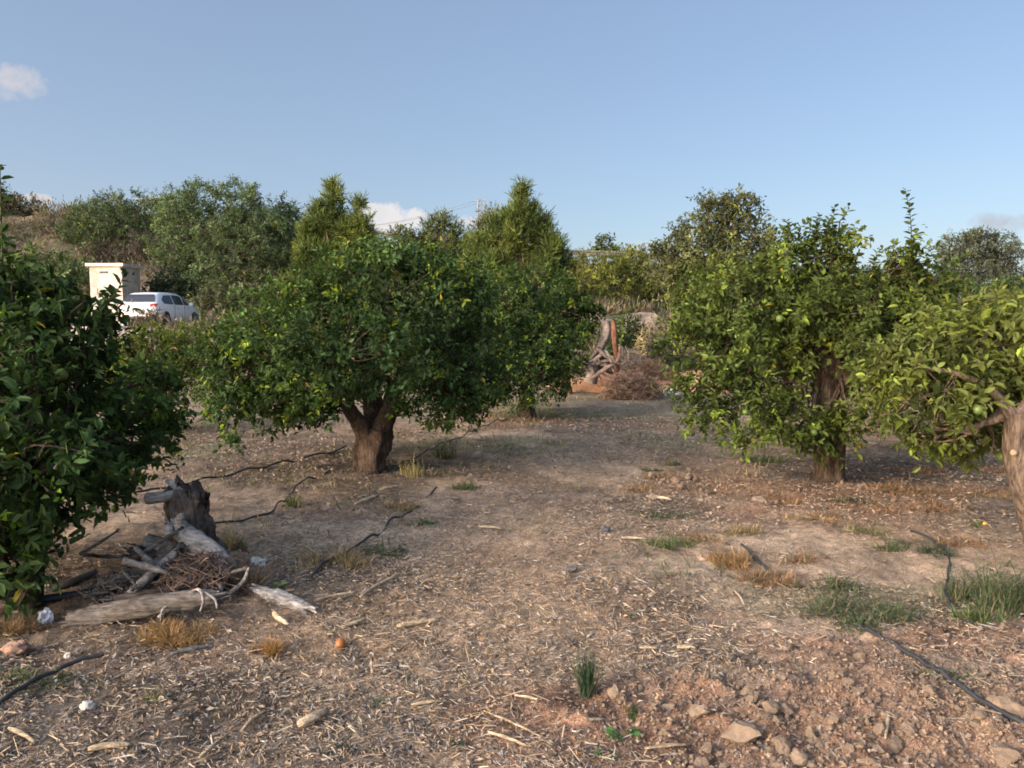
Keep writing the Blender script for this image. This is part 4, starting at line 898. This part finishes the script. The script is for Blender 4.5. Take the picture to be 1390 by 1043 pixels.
brush('dry brown brush heap in front of the soil bank', 858, 550, 16.3, 42, 36, 2600, (.21, .135, .09), 51)
brush('pale grey heap of twigs behind the brown brush heap', 850, 520, 19.6, 36, 52, 1600, (.30, .23, .17), 52)
brush('reddish twig heap on the soil bank right of the split branch', 885, 515, 18.9, 34, 40, 1500, (.27, .16, .10), 53)
brush('tall straw-coloured dry grass clump behind the brush heaps', 878, 510, 21.5, 22, 75, 500, (.40, .32, .16), 54, .008)

brush('tangle of dry brown twigs lying over the woodpile', 275, 806, 4.5 * PR, 66, 62, 900, (.13, .092, .07), 55, .0042)
brush('small heap of grey twigs at the left end of the woodpile', 165, 815, 4.5 * PR, 60, 32, 320, (.13, .11, .095), 56, .005)

# ------------------------------------------------------------------ drip hoses
def hose(label, pts, r=.009, lift=.006, seed=0, col=(.03, .03, .031), bury=.032):
    r = r * .8
    P = np.array([gnd(*p) for p in pts]); S = spline(P, 14 * len(P)); S[:, 2] = .5 * gm(S[:, 0], S[:, 1]) + .5 * gz(S[:, 0], S[:, 1]) + r * .8 + lift - .002 + bury * vnoise(S[:, 0] * 4, S[:, 1] * 4, seed=seed); S[:, 0] += .012 * vnoise(S[:, 1] * 4, S[:, 0] * 4, seed=seed + 1)
    g = Geo(); b = S.mean(0); tube(g, S, [r] * len(S), 8, np.asarray(col)); tag(g.build('drip_hose', M['hose'], origin=tuple(b), smooth=True), label, 'hose', 'black irrigation hoses')
hose('black drip hose running diagonally past the soil clods at lower right', [(1430, 1018), (1345, 968), (1270, 915), (1205, 880), (1165, 856)], .0135, .020, 2, bury=.010)
hose('short exposed piece of black drip hose among the rusty dry weeds in the right clearing', [(1040, 776), (1024, 760), (1006, 742)], .011, .012, 4, bury=.004)
hose('black drip hose curving beside the tall green weeds at the right edge', [(1236, 722), (1284, 752), (1288, 785), (1284, 815), (1305, 845), (1345, 862), (1420, 885)], .011, .012, 3)
hose('black drip hose in the clearing pointing toward the broad orange tree', [(592, 666), (548, 700), (505, 732), (462, 760), (420, 786)], .012, .012, 5)
hose('black drip hose running from the stump to behind the broad orange tree', [(255, 720), (300, 714), (348, 705), (378, 690), (402, 664), (450, 640)], .011, .012, 7)
hose('black drip hose reaching from the left foreground tree to the stump', [(110, 690), (170, 678), (235, 662), (320, 645), (400, 628), (470, 612)], .013, .02, 9)
hose('black drip hose at the lower left edge', [(-40, 985), (10, 952), (60, 925), (105, 908), (140, 900)], .013, .014, 11)
hose('black drip hose in shade right of the forked trunk', [(535, 640), (585, 612), (640, 588), (690, 570)], .011, .012, 13)

# ------------------------------------------------------------------ weeds
def blades(g, rng, c, n, R, h, w, col, spread=.5, bend=1., dead=.22):
    a = rng.uniform(0, 2 * PI, n); r = R * np.sqrt(rng.random(n)); x, y = c[0] + r * np.cos(a), c[1] + r * np.sin(a) * .8
    P = np.stack([x, y, gz(x, y) - .005], 1); out = np.stack([np.cos(a), np.sin(a), np.zeros(n)], 1)
    A = norm(np.array([0, 0, 1.]) + out * spread * rng.uniform(.2, 1.2, (n, 1)) + rng.normal(0, .25 * spread + .05, (n, 3)))
    cc_ = np.asarray(col) * np.exp(rng.normal(0, .3, (n, 1))); dd_ = rng.random(n) < dead; cc_[dd_] = np.array([.21, .165, .095]) * rng.uniform(.6, 1.2, (dd_.sum(), 1))
    L = h * rng.uniform(.4, 1.2, n); inst(g, BLADE, P, A, norm(-out + np.array([0, 0, .4]) + rng.normal(0, .3, (n, 3))), L, w * rng.uniform(.6, 1.3, n), L * bend, cc_)
def tuft(label, px, py, n, R, h, w, col, seed, name='weed_clump', cat='weed', group='green weeds', spread=.6, bend=1., leafy=0, col2=None):
    rng = np.random.default_rng(seed); c = gnd(px, py); g = Geo(); col = np.asarray(col)
    if name == 'dry_weed': n = int(n * 1.6); h *= 1.3; w *= 1.15
    if name == 'grass_tuft': blades(g, rng, c, n, R, h, w, col, spread, bend, .05)
    else:
        k = int(np.clip(R * 80, 4, 40))                       # sub-tufts on creeping stems, thick in the middle and thin at the rim
        for i in range(k):
            r = R * math.sqrt(rng.random()) * rng.uniform(.5, 1.1); a = rng.uniform(0, 2 * PI); q = np.array([c[0] + r * math.cos(a), c[1] + r * .75 * math.sin(a), 0]); q[2] = float(gz(q[0], q[1]))
            f = rng.uniform(.45, 1.15) * (1 - .45 * min(1, r / R)); cc = col * rng.uniform(.65, 1.25); m = max(4, int(n / k * rng.uniform(.5, 1.5)))
            tube(g, bez(c, (c + q) / 2 + [rng.normal(0, .02), 0, .01], q + [0, 0, .01], 6), [w * .35] * 6, 4, cc * .8, cap=False)
            blades(g, rng, q, m, R * .2 + .01, h * f, w * .7, cc, spread * 1.2, bend * 1.2)
            ml = int(leafy / k)
            if ml:
                P = q + rng.normal(0, 1, (ml, 3)) * np.array([R * .12, R * .10, 0]); P[:, 2] = gz(P[:, 0], P[:, 1]) + h * f * rng.uniform(.05, .9, ml)
                inst(g, LEAF_MD, P, rvec(rng, ml), norm(rvec(rng, ml) * .6 + [0, 0, 1]), w * 3 * rng.uniform(.5, 1.2, ml), w * 1.3, w * 2, cc * np.exp(rng.normal(0, .25, (ml, 1))))
    return tag(g.build(name, M['grass'], origin=tuple(c)), label, cat, group)
tuft('dark green spiky grass tuft standing alone in the foreground straw', 796, 942, 170, .035, .185, .0045, (.032, .055, .03), 1, 'grass_tuft', 'grass tuft', None, .35, .3)
G1 = (.07, .10, .035); G2 = (.060, .083, .04); G3 = (.05, .07, .042); GY = (.085, .115, .042)
tuft('sprawling green weed patch crossed by the diagonal hose', 1165, 835, 900, .42, .13, .006, G2, 2, spread=1.2, leafy=800)
tuft('smaller green weed patch just behind the diagonal hose', 1130, 800, 350, .22, .12, .006, G2, 22, spread=1.2, leafy=300)
tuft('tall dense green weeds at the right edge beside the curving hose', 1365, 820, 1500, .36, .26, .006, G2, 3, spread=.6, leafy=900)
tuft('bright green weeds at the bend of the curving hose', 1312, 848, 420, .15, .17, .006, GY, 4, spread=.8, leafy=200)
tuft('green weed clump on the sandy strip left of the curving hose', 1215, 745, 240, .16, .12, .007, G2, 5, spread=1, leafy=160)
tuft('dark green weed clump where the curving hose begins', 1268, 752, 240, .15, .13, .007, G3, 6, spread=1, leafy=160)
tuft('pale weed clump below the tall orange tree on the right', 1178, 722, 200, .2, .12, .007, (.14, .14, .06), 7, spread=1)
tuft('bright green grass patch in the middle of the clearing', 905, 740, 300, .2, .11, .007, GY, 8, spread=.9)
tuft('olive weed patch behind the bright green grass patch', 905, 702, 220, .24, .10, .007, G2, 9, spread=1, leafy=80)
tuft('dark green weed mat beside the hose in the clearing', 520, 752, 380, .2, .06, .007, G2, 10, spread=1.6, leafy=250)
tuft('green weed by the hose end toward the forked trunk', 575, 712, 220, .16, .07, .007, G2, 11, spread=1.4, leafy=120)
tuft('bright green grass tuft right of the forked trunk', 632, 664, 170, .14, .15, .008, GY, 12, spread=.7)
tuft('bright green grass tuft on a straw mound behind the stump', 398, 686, 170, .12, .15, .008, GY, 13, spread=.7)
tuft('tiny green sprig in the straw between clearing and foreground', 858, 838, 100, .07, .05, .005, G2, 14, spread=1.3)
tuft('small green sprig in the straw left of the spiky tuft', 508, 955, 80, .05, .05, .004, G1, 15, spread=1.)
tuft('green grass tuft among straw at lower left', 205, 955, 130, .05, .10, .004, (.12, .14, .05), 16, spread=.7)
tuft('tiny bright green sprig below the front log', 222, 930, 80, .035, .05, .004, GY, 17, spread=.9)
tuft('dark green weeds beside the lower left hose', 25, 928, 420, .2, .08, .005, G2, 18, spread=1., leafy=160)
tuft('low dark weed at the bottom edge', 462, 1025, 180, .09, .03, .005, G3, 19, spread=1.6, leafy=120)
tuft('low dark weed among straw near the bottom edge', 620, 1015, 90, .04, .03, .004, G3, 20, spread=1.6, leafy=60)
tuft('feathery green weed beside a brown clod', 862, 972, 120, .035, .07, .004, G1, 21, spread=.8, leafy=60)
tuft('pale grey-green weeds beside the diagonal hose at lower right', 1300, 925, 320, .15, .05, .005, (.12, .13, .075), 23, spread=1.4, leafy=160)
tuft('green seedling under the tall orange tree', 1322, 716, 40, .08, .07, .01, GY, 24, spread=1., leafy=50)
tuft('dark weeds in front of the tall orange tree trunk', 1165, 685, 260, .28, .1, .008, (.06, .065, .035), 25, spread=1., leafy=120)
tuft('leafy weeds left of the tall orange tree trunk', 1030, 628, 280, .3, .2, .01, G2, 26, spread=.8, leafy=250)
tuft('small weeds on the red dug soil', 912, 632, 120, .15, .12, .009, G2, 27, spread=.8, leafy=60)
tuft('tall grey-green weed behind the forked trunk', 605, 622, 160, .14, .3, .01, G3, 28, spread=.45, leafy=160)
tuft('dry yellow stalks right of the forked trunk', 560, 648, 110, .16, .28, .006, (.26, .22, .10), 29, 'dry_weed', 'weed', 'dry weeds', .5)
tuft('thin green weed at the edge of the red soil, left part', 885, 640, 100, .18, .08, .009, G2, 30, spread=.9)
D1 = (.27, .155, .07); D2 = (.25, .18, .10); D3 = (.20, .12, .072)
tuft('orange dry weed mat in front of the grey front log', 235, 868, 700, .2, .10, .0045, D1, 41, 'dry_weed', 'weed', 'dry weeds', 1.5)
tuft('bright orange dry weed tuft right of the front log', 365, 885, 260, .07, .09, .004, (.31, .16, .06), 42, 'dry_weed', 'weed', 'dry weeds', 1.1)
tuft('brown dry weed tangle on top of the woodpile', 268, 800, 900, .22, .14, .0045, D3, 43, 'dry_weed', 'weed', 'dry weeds', 1.3)
tuft('brown dry stalks at the right end of the woodpile', 335, 800, 420, .17, .2, .004, D3, 44, 'dry_weed', 'weed', 'dry weeds', .9)
tuft('grey dry grass leaning over the pale jagged log', 312, 745, 260, .09, .16, .004, (.24, .20, .15), 45, 'dry_weed', 'weed', 'dry weeds', .9)
tuft('straw-coloured dry grass between the woodpile and the hose', 450, 770, 500, .24, .16, .005, D2, 46, 'dry_weed', 'weed', 'dry weeds', .8)
tuft('rusty dry weeds under the left foreground tree', 15, 860, 360, .14, .12, .005, D3, 47, 'dry_weed', 'weed', 'dry weeds', .9)
tuft('rusty dry weeds over the hose in the right clearing', 1045, 790, 500, .2, .10, .006, D3, 48, 'dry_weed', 'weed', 'dry weeds', 1.1)
tuft('pale orange dry weeds left of the rusty weeds in the right clearing', 1000, 765, 400, .2, .11, .006, D1, 49, 'dry_weed', 'weed', 'dry weeds', 1.1)
tuft('dry orange grass beside the tall orange tree trunk', 1225, 668, 500, .38, .1, .008, (.24, .14, .075), 50, 'dry_weed', 'weed', 'dry weeds', 1.2)
tuft('dry orange grass at the hose end in the clearing', 540, 690, 320, .2, .09, .007, D2, 51, 'dry_weed', 'weed', 'dry weeds', 1.2)
tuft('dry straw clump beside the tall orange tree, near side', 1010, 722, 320, .2, .08, .007, D2, 52, 'dry_weed', 'weed', 'dry weeds', 1.2)
tuft('dark dry thistle on the red soil', 945, 668, 140, .14, .1, .007, (.12, .09, .06), 53, 'dry_weed', 'weed', 'dry weeds', 1.)

for i, (px, py, R) in enumerate(((900, 648, .3), (985, 668, .35), (1060, 682, .3), (1110, 705, .3), (1190, 690, .35), (1265, 690, .4), (1330, 672, .45), (1250, 640, .4), (1370, 640, .4), (870, 665, .25), (1300, 740, .25), (1090, 760, .2), (960, 735, .2))):
    tuft('low rusty dry weeds on the reddish soil around the right-hand trees', px, py, 300, R, .07, .007, (.23, .13, .075) if i % 3 else (.27, .17, .09), 80 + i, 'dry_weed', 'weed', 'rusty weeds under the right-hand trees', 1.4)
def broadleaf(label, px, py, n, size, h, col, seed):
    rng = np.random.default_rng(seed); c = gnd(px, py); t = thing('broadleaf_plant', c, label, 'plant'); g = Geo(); gl = Geo()
    for i in range(n):
        a = rng.uniform(0, 2 * PI); e = c + np.array([math.cos(a) * size * 1.1, math.sin(a) * size * .8, h * rng.uniform(.5, 1)])
        tube(g, bez(c, (c + e) / 2 + [0, 0, h * .3], e, 6), [.003] * 6, 5, np.asarray(col) * .8)
        A = np.array([[math.cos(a), math.sin(a), .1]]); inst(gl, LEAF_HI, e[None], A, np.array([[0, -.3, 1.]]), size, size * .85, size * .6, np.asarray(col)[None] * rng.uniform(.7, 1.3))
    g.build('stem', M['grass'], t, c); gl.build('foliage', M['grass'], t, c)
broadleaf('small round-leaved green plant beside the woodpile', 316, 800, 5, .05, .09, (.17, .27, .08), 1)
broadleaf('pale two-leaved seedling right of the woodpile', 372, 805, 4, .04, .06, (.14, .19, .06), 2)
broadleaf('flat green leafy weed between clods in the foreground', 846, 1002, 8, .035, .03, (.055, .12, .035), 3)
broadleaf('tiny dark leafy weed at the bottom edge near the clods', 822, 1030, 6, .022, .02, (.06, .10, .04), 4)

# ------------------------------------------------------------------ litter, clods
def litter():
    rng = np.random.default_rng(99)
    def scatter(n, y0, y1, pw):
        u = rng.random(n); y = 1. / (1 / y0 + (1 / y1 - 1 / y0) * u) if pw == 2 else y0 + (y1 - y0) * u
        return (rng.uniform(-1, 1, n) * (y * .84 + .4)), y
    def dens(x, y):   # straw is thick in the middle band, thin on sand, clods and under trees
        d = .5 + .75 * fbm(x * 1.0, y * 1.0, oct=4, seed=101)
        d += .6 * np.exp(-((x - (-.35 + .12 * (y - 3))) / (1.15 + .06 * y)) ** 2) * (1 - sstep(9, 14, y))
        for (a, b, rx, ry) in SAND: d -= .4 * blob(x, y, a, b, rx, ry, 7)
        d -= .9 * blob(x, y, 1.75, 3.1, 1.3, .6, 9)
        return d.clip(.04, 1)
    g = Geo(); pal = np.array([(.37, .275, .175), (.45, .355, .245), (.29, .215, .145), (.22, .175, .138), (.27, .235, .20), (.33, .21, .115), (.15, .112, .085), (.42, .375, .315)])
    for (n, y0, y1, l0, l1, w0, w1, tilt) in ((80000, 2.2, 6.0, .008, .045, .0018, .007, .35), (9000, 2.2, 7, .04, .13, .003, .008, .18), (46000, 4.6, 12, .012, .06, .003, .008, .25), (6000, 10, 21, .04, .12, .008, .02, .25)):
        x, y = scatter(n, y0, y1, 2); k = rng.random(n) < dens(x, y); x, y = x[k], y[k]; n = len(x)
        a = rng.uniform(0, 2 * PI, n) ; A = np.stack([np.cos(a), np.sin(a), rng.normal(0, tilt, n)], 1)
        P = np.stack([x, y, gm(x, y) + .002 + .012 * rng.random(n)], 1)
        L = rng.uniform(l0, l1, n) * rng.uniform(.5, 1, n); W = rng.uniform(w0, w1, n)
        col = pal[rng.choice(8, n, p=(.14, .07, .23, .20, .09, .06, .17, .04))] * rng.uniform(.6, 1.15, (n, 1))
        inst(g, CHIP, P, A, norm(np.array([0, 0, 1.]) + rng.normal(0, .35, (n, 3))), L, W, W * .8, col)
    tag(g.build('straw_litter', M['straw']), 'straw, bark chips and twig bits strewn over the orchard floor', 'litter', kind='stuff')
    # fallen leaves
    g = Geo(); n = 62000; x, y = scatter(n, 2.2, 16, 2); q_ = n // 2; y[:q_] = rng.uniform(4.5, 13, q_); x[:q_] = rng.uniform(-1, 1, q_) * (y[:q_] * .76 + .3); d = .45 + .7 * fbm(x * 1.3 + 4, y * 1.3, oct=3, seed=105)
    for (a, b, rx, ry) in HUMUS: d += .5 * blob(x, y, a, b, rx, ry, 11)
    for (a, b, rx, ry) in SAND: d -= .35 * blob(x, y, a, b, rx, ry, 7)
    d -= .6 * blob(x, y, 1.75, 3.1, 1.3, .6, 9)
    k = rng.random(n) < d; x, y = x[k], y[k]; n = len(x); s = .6 + .06 * y
    P = np.stack([x, y, gm(x, y) + .004 + .012 * rng.random(n)], 1); pal2 = np.array([(.18, .137, .105), (.22, .175, .14), (.13, .095, .072), (.27, .18, .105), (.28, .235, .19)])
    inst(g, LEAF_MD, P, rvec(rng, n) * np.array([1, 1, .3]), norm(np.array([0, 0, 1.]) + rng.normal(0, .4, (n, 3))), .045 * s * rng.uniform(.5, 1.2, n), .022 * s * rng.uniform(.5, 1.1, n), .04, pal2[rng.integers(0, 5, n)] * rng.uniform(.6, 1.2, (n, 1)))
    tag(g.build('leaf_litter', M['straw']), 'grey and brown fallen leaves scattered over the orchard floor', 'fallen leaves', kind='stuff')
    # thin ground grass in the middle distance
    g = Geo(); n = 34000; y = rng.uniform(4.5, 22, n); x = rng.uniform(-1, 1, n) * (y * .74 + .3); d = -.12 + .65 * fbm(x * 1.2, y * 1.2, oct=3, seed=111) + .35 * sstep(7, 14, y)
    for (a, b, rx, ry) in GREENP: d += .55 * blob(x, y, a, b, rx, ry, 13, .8)
    k = rng.random(n) < d; x, y = x[k], y[k]; n = len(x)
    dry = fbm(x * .9 + 3, y * .9, oct=2, seed=113) + rng.normal(0, .35, n) > .0
    col = np.where(dry[:, None], np.array([.23, .185, .11]), np.array([.085, .105, .05])) * rng.uniform(.6, 1.3, (n, 1))
    inst(g, BLADE, np.stack([x, y, gm(x, y) - .004], 1), norm(np.array([0, 0, .8]) + rng.normal(0, .5, (n, 3))), rvec(rng, n), rng.uniform(.04, .13, n), .006 + .0007 * y, .08, col)
    tag(g.build('sparse_grass', M['grass']), 'thin green and dry grass growing across the clearing', 'grass', kind='stuff')
litter()

def rock_tpl(seed):
    V, Fc = ICO3; V = V.copy(); r = np.random.default_rng(seed)
    for _ in range(12):
        d = rvec(r, 1)[0]; lim = r.uniform(.5, .85); p = V @ d; V = V - np.outer(np.maximum(p - lim, 0), d)
    V *= (1 + .22 * fbm(V[:, 0] * 2.2, V[:, 1] * 2.2, V[:, 2] * 2.2, oct=4, seed=seed, gain=.6))[:, None]; return V, Fc
def clods():
    rng = np.random.default_rng(123); meshes = []
    for i in range(10):
        V, Fc = rock_tpl(200 + i); g = Geo(); g.add(V, [Fc], np.array([.235, .172, .122]) * (1 + .1 * rng.normal())); o = g.build('soil_clod', M['soil']); meshes.append(o.data); bpy.data.objects.remove(o)
    big = [(838, 950, .042), (1005, 1005, .065), (1045, 972, .05), (905, 962, .03), (945, 975, .04), (1375, 970, .07), (1165, 895, .03), (1085, 1035, .04), (1280, 985, .032), (1260, 950, .03), (1330, 985, .035), (900, 1000, .025), (960, 1020, .028), (1060, 1020, .045), (870, 935, .022), (1140, 985, .03), (1100, 1000, .03), (1365, 1030, .06), (1150, 935, .03), (1215, 1010, .035)]
    pts = [(gnd(px, py), s) for px, py, s in big]
    while len(pts) < 190:
        px, py = rng.uniform(810, 1420), rng.uniform(880, 1060)
        if rng.random() > sstep(810, 1050, px) * .8 + .1 or py < 960 - (px - 800) * .22: continue
        pts.append((gnd(px, py), rng.uniform(.008, .024) * rng.choice([1, 1, 1.4])))
    for i in range(26):
        px, py = rng.normal(940, 55), rng.normal(655, 14); pts.append((gnd(px, py), rng.uniform(.02, .05)))
    for c, s in pts:
        o = bpy.data.objects.new('soil_clod', meshes[rng.integers(0, 10)]); COL.objects.link(o); o.location = (c[0], c[1], float(gm(c[0], c[1])) + s * .4)
        o.scale = (s * rng.uniform(.8, 1.3), s * rng.uniform(.8, 1.2), s * rng.uniform(.6, .95)); o.rotation_euler = tuple(rng.uniform(-.5, .5, 2)) + (rng.uniform(0, 6),)
        tag(o, 'dry brown soil clod lying on churned bare earth', 'clod', 'soil clods on churned earth')
    # crumbs
    g = Geo(); n = 26000
    x = rng.normal(1.75, .95, n); y = rng.normal(2.95, .40, n); k = (y > 1.9) & (rng.random(n) < blob(x, y, 1.8, 2.95, 1.5, .75, 9) + .07); x, y = x[k], y[k]
    x = np.concatenate([x, rng.normal(1.7, .6, 700), rng.normal(3.0, .9, 700)]); y = np.concatenate([y, rng.normal(7.5, .35, 700), rng.normal(7.0, .5, 700)]); n = len(x)
    s = .0022 * (1 - rng.random(n) * .93) ** -.66 * np.where(y > 5, 1.8, 1); V8, F8 = icos(1); V8 = V8 * (1 + .2 * fbm(V8[:, 0] * 2, V8[:, 1] * 2, V8[:, 2] * 2, seed=5))[:, None]
    inst(g, (V8, [F8]), np.stack([x, y, gm(x, y) + s * rng.uniform(-.2, .7, n)], 1), rvec(rng, n), rvec(rng, n), s, s * rng.uniform(.7, 1.1, n), s * rng.uniform(.7, 1, n), np.array([.205, .146, .103]) * rng.uniform(.75, 1.2, (n, 1)))
    tag(g.build('soil_crumbs', M['soil']), 'fine soil crumbs covering the churned earth', 'soil', kind='stuff')
clods()
def sticks():
    rng = np.random.default_rng(61)
    sp = [(568, 852, 60, -8, .012), (480, 852, 34, -18, .010), (382, 846, 26, 40, .014), (425, 985, 44, -25, .022), (345, 985, 44, -40, .008), (455, 815, 60, -12, .009), (720, 955, 44, 15, .006), (580, 960, 44, -6, .007), (700, 990, 90, 25, .005), (800, 985, 40, -8, .006), (965, 924, 24, -4, .008),
          (932, 885, 26, 4, .009), (880, 885, 24, 4, .007), (1230, 885, 40, 10, .006), (1003, 815, 22, 55, .006), (905, 1020, 60, -5, .007), (150, 1022, 60, -6, .012), (30, 1005, 40, 28, .009), (290, 1020, 50, -40, .008), (498, 683, 34, -20, .016), (530, 666, 30, -8, .014), (1205, 990, 40, 100, .006), (665, 720, 30, 5, .009), (860, 735, 34, 4, .01), (515, 800, 60, -30, .010), (690, 1010, 60, 20, .006), (895, 680, 34, 8, .014)]
    for px, py, L, ang, r in sp:
        c = gnd(px, py); e = gnd(px + L * .5 * math.cos(math.radians(ang)), py + L * .5 * math.sin(math.radians(ang)) ); s = gnd(px - L * .5 * math.cos(math.radians(ang)), py - L * .5 * math.sin(math.radians(ang)))
        P = spline([s + [0, 0, r + .012], c + [rng.normal(0, .01), 0, r + .018], e + [0, 0, r + .012]], 9); g = Geo(); tube(g, P, r * np.array([.6, .9, 1, 1.1, 1, .95, .9, .8, .5]), 7, np.array([.44, .34, .23]) * rng.uniform(.75, 1.15), .25, int(px), cvar=.3)
        b = P.mean(0); tag(g.build('wood_stick', M['deadwood'], origin=tuple(b), smooth=True), 'pale splintered stick lying in the straw litter', 'stick', 'pale sticks in the straw')
sticks()

# ------------------------------------------------------------------ camera, light, sky
cam = bpy.data.cameras.new('camera'); co = bpy.data.objects.new('camera', cam); COL.objects.link(co)
cam.sensor_width = 36; cam.lens = 36 * F_PX / 1390; cam.clip_start = .05; cam.clip_end = 6000
co.location = (0, 0, CAM_H); co.rotation_euler = (PI / 2 - TH, 0, 0); sc.camera = co

SUN_EL, SUN_AZ = math.radians(22), math.atan2(-.82, -.57)     # azimuth measured from +Y toward +X
S = np.array([math.cos(SUN_EL) * math.sin(SUN_AZ), math.cos(SUN_EL) * math.cos(SUN_AZ), math.sin(SUN_EL)])
sl = bpy.data.lights.new('sun', 'SUN'); sl.energy = 2.6; sl.angle = math.radians(9.0); sl.color = (1, .90, .76)
so = bpy.data.objects.new('sun', sl); COL.objects.link(so)
from mathutils import Vector
so.rotation_euler = Vector(tuple(S)).to_track_quat('Z', 'Y').to_euler(); so.location = (-20, -14, 20)

w = bpy.data.worlds.new('World'); sc.world = w; w.use_nodes = True; t = w.node_tree; t.nodes.clear()
out = t.nodes.new('ShaderNodeOutputWorld'); bg = t.nodes.new('ShaderNodeBackground'); bg.inputs[1].default_value = .15
sky = t.nodes.new('ShaderNodeTexSky'); sky.sky_type = 'NISHITA'; sky.sun_disc = False
sky.sun_elevation = SUN_EL; sky.sun_rotation = SUN_AZ; sky.altitude = 50; sky.air_density = 1.0; sky.dust_density = 1.6; sky.ozone_density = 1.6
tc = t.nodes.new('ShaderNodeTexCoord'); sep = t.nodes.new('ShaderNodeSeparateXYZ'); t.links.new(tc.outputs['Generated'], sep.inputs[0])
def mth(op, a, b=None, clamp=False):
    n = t.nodes.new('ShaderNodeMath'); n.operation = op; n.use_clamp = clamp
    for i, v in enumerate((a, b)):
        if v is None: continue
        if isinstance(v, (int, float)): n.inputs[i].default_value = v
        else: t.links.new(v, n.inputs[i])
    return n.outputs[0]
yy = mth('MAXIMUM', sep.outputs[1], .02); U = mth('DIVIDE', sep.outputs[0], yy); Vv = mth('DIVIDE', sep.outputs[2], yy)
nz = t.nodes.new('ShaderNodeTexNoise'); nz.inputs['Scale'].default_value = 34; nz.inputs['Detail'].default_value = 5; nz.inputs['Roughness'].default_value = .62
t.links.new(tc.outputs['Generated'], nz.inputs['Vector']); nzv = mth('SUBTRACT', nz.outputs[0], .5)
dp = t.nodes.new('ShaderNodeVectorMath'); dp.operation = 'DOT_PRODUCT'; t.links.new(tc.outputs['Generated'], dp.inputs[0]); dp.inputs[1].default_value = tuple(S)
sun_fill = t.nodes.new('ShaderNodeMapRange'); sun_fill.interpolation_type = 'SMOOTHSTEP'; sun_fill.inputs[1].default_value = .15; sun_fill.inputs[2].default_value = .85; t.links.new(dp.outputs['Value'], sun_fill.inputs[0])
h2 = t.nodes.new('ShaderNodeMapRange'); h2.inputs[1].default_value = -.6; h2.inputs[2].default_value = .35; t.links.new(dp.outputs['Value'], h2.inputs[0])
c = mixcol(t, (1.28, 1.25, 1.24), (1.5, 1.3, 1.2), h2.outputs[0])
c = mixcol(t, c, (11., 9.9, 9.0), sun_fill.outputs[0])      # sky gain boosted toward the sun, added out of view to lift ambient light
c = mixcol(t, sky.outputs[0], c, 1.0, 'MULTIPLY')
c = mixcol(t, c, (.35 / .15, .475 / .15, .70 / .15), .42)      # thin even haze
BR = 1 / .15
for (px, py, rx, ry, col, op, soft) in ((524, 298, 52, 22, (.84, .82, .83), 1., 2.0), (505, 288, 24, 14, (.80, .79, .80), .9, 2.), (640, 302, 20, 10, (.76, .76, .79), .85, 2.), (205, 276, 24, 11, (.72, .70, .70), .85, 2.), (45, 271, 26, 8, (.72, .68, .68), .85, 2.),
                               (14, 112, 46, 28, (.70, .67, .70), .75, 1.2), (1372, 302, 60, 15, (.52, .52, .58), .7, 1.), (900, 335, 60, 10, (.72, .76, .82), .5, 1.)):
    p = at(px, py, 1.); u0, v0 = p[0], p[2] - CAM_H; a, b = rx / F_PX, ry / F_PX
    d = mth('ADD', mth('POWER', mth('ABSOLUTE', mth('DIVIDE', mth('SUBTRACT', U, u0), a)), 2.), mth('POWER', mth('ABSOLUTE', mth('DIVIDE', mth('SUBTRACT', Vv, v0), b)), 2.))
    m = mth('MULTIPLY', mth('ADD', mth('SUBTRACT', 1.0, d), mth('MULTIPLY', nzv, 3.2)), soft, True)
    m = mth('MULTIPLY', mth('MULTIPLY', m, op), mth('GREATER_THAN', sep.outputs[1], .05))
    c = mixcol(t, c, tuple(q * BR for q in col), m)
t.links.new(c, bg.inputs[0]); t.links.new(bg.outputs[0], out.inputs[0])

sc.render.engine = 'CYCLES'
sc.view_settings.view_transform = 'Standard'; sc.view_settings.look = 'None'; sc.view_settings.exposure = 0; sc.view_settings.gamma = 1
sc.cycles.use_denoising = True; sc.cycles.max_bounces = 6; sc.cycles.diffuse_bounces = 3; sc.cycles.transmission_bounces = 3; sc.cycles.transparent_max_bounces = 4
sc.cycles.filter_width = 1.8
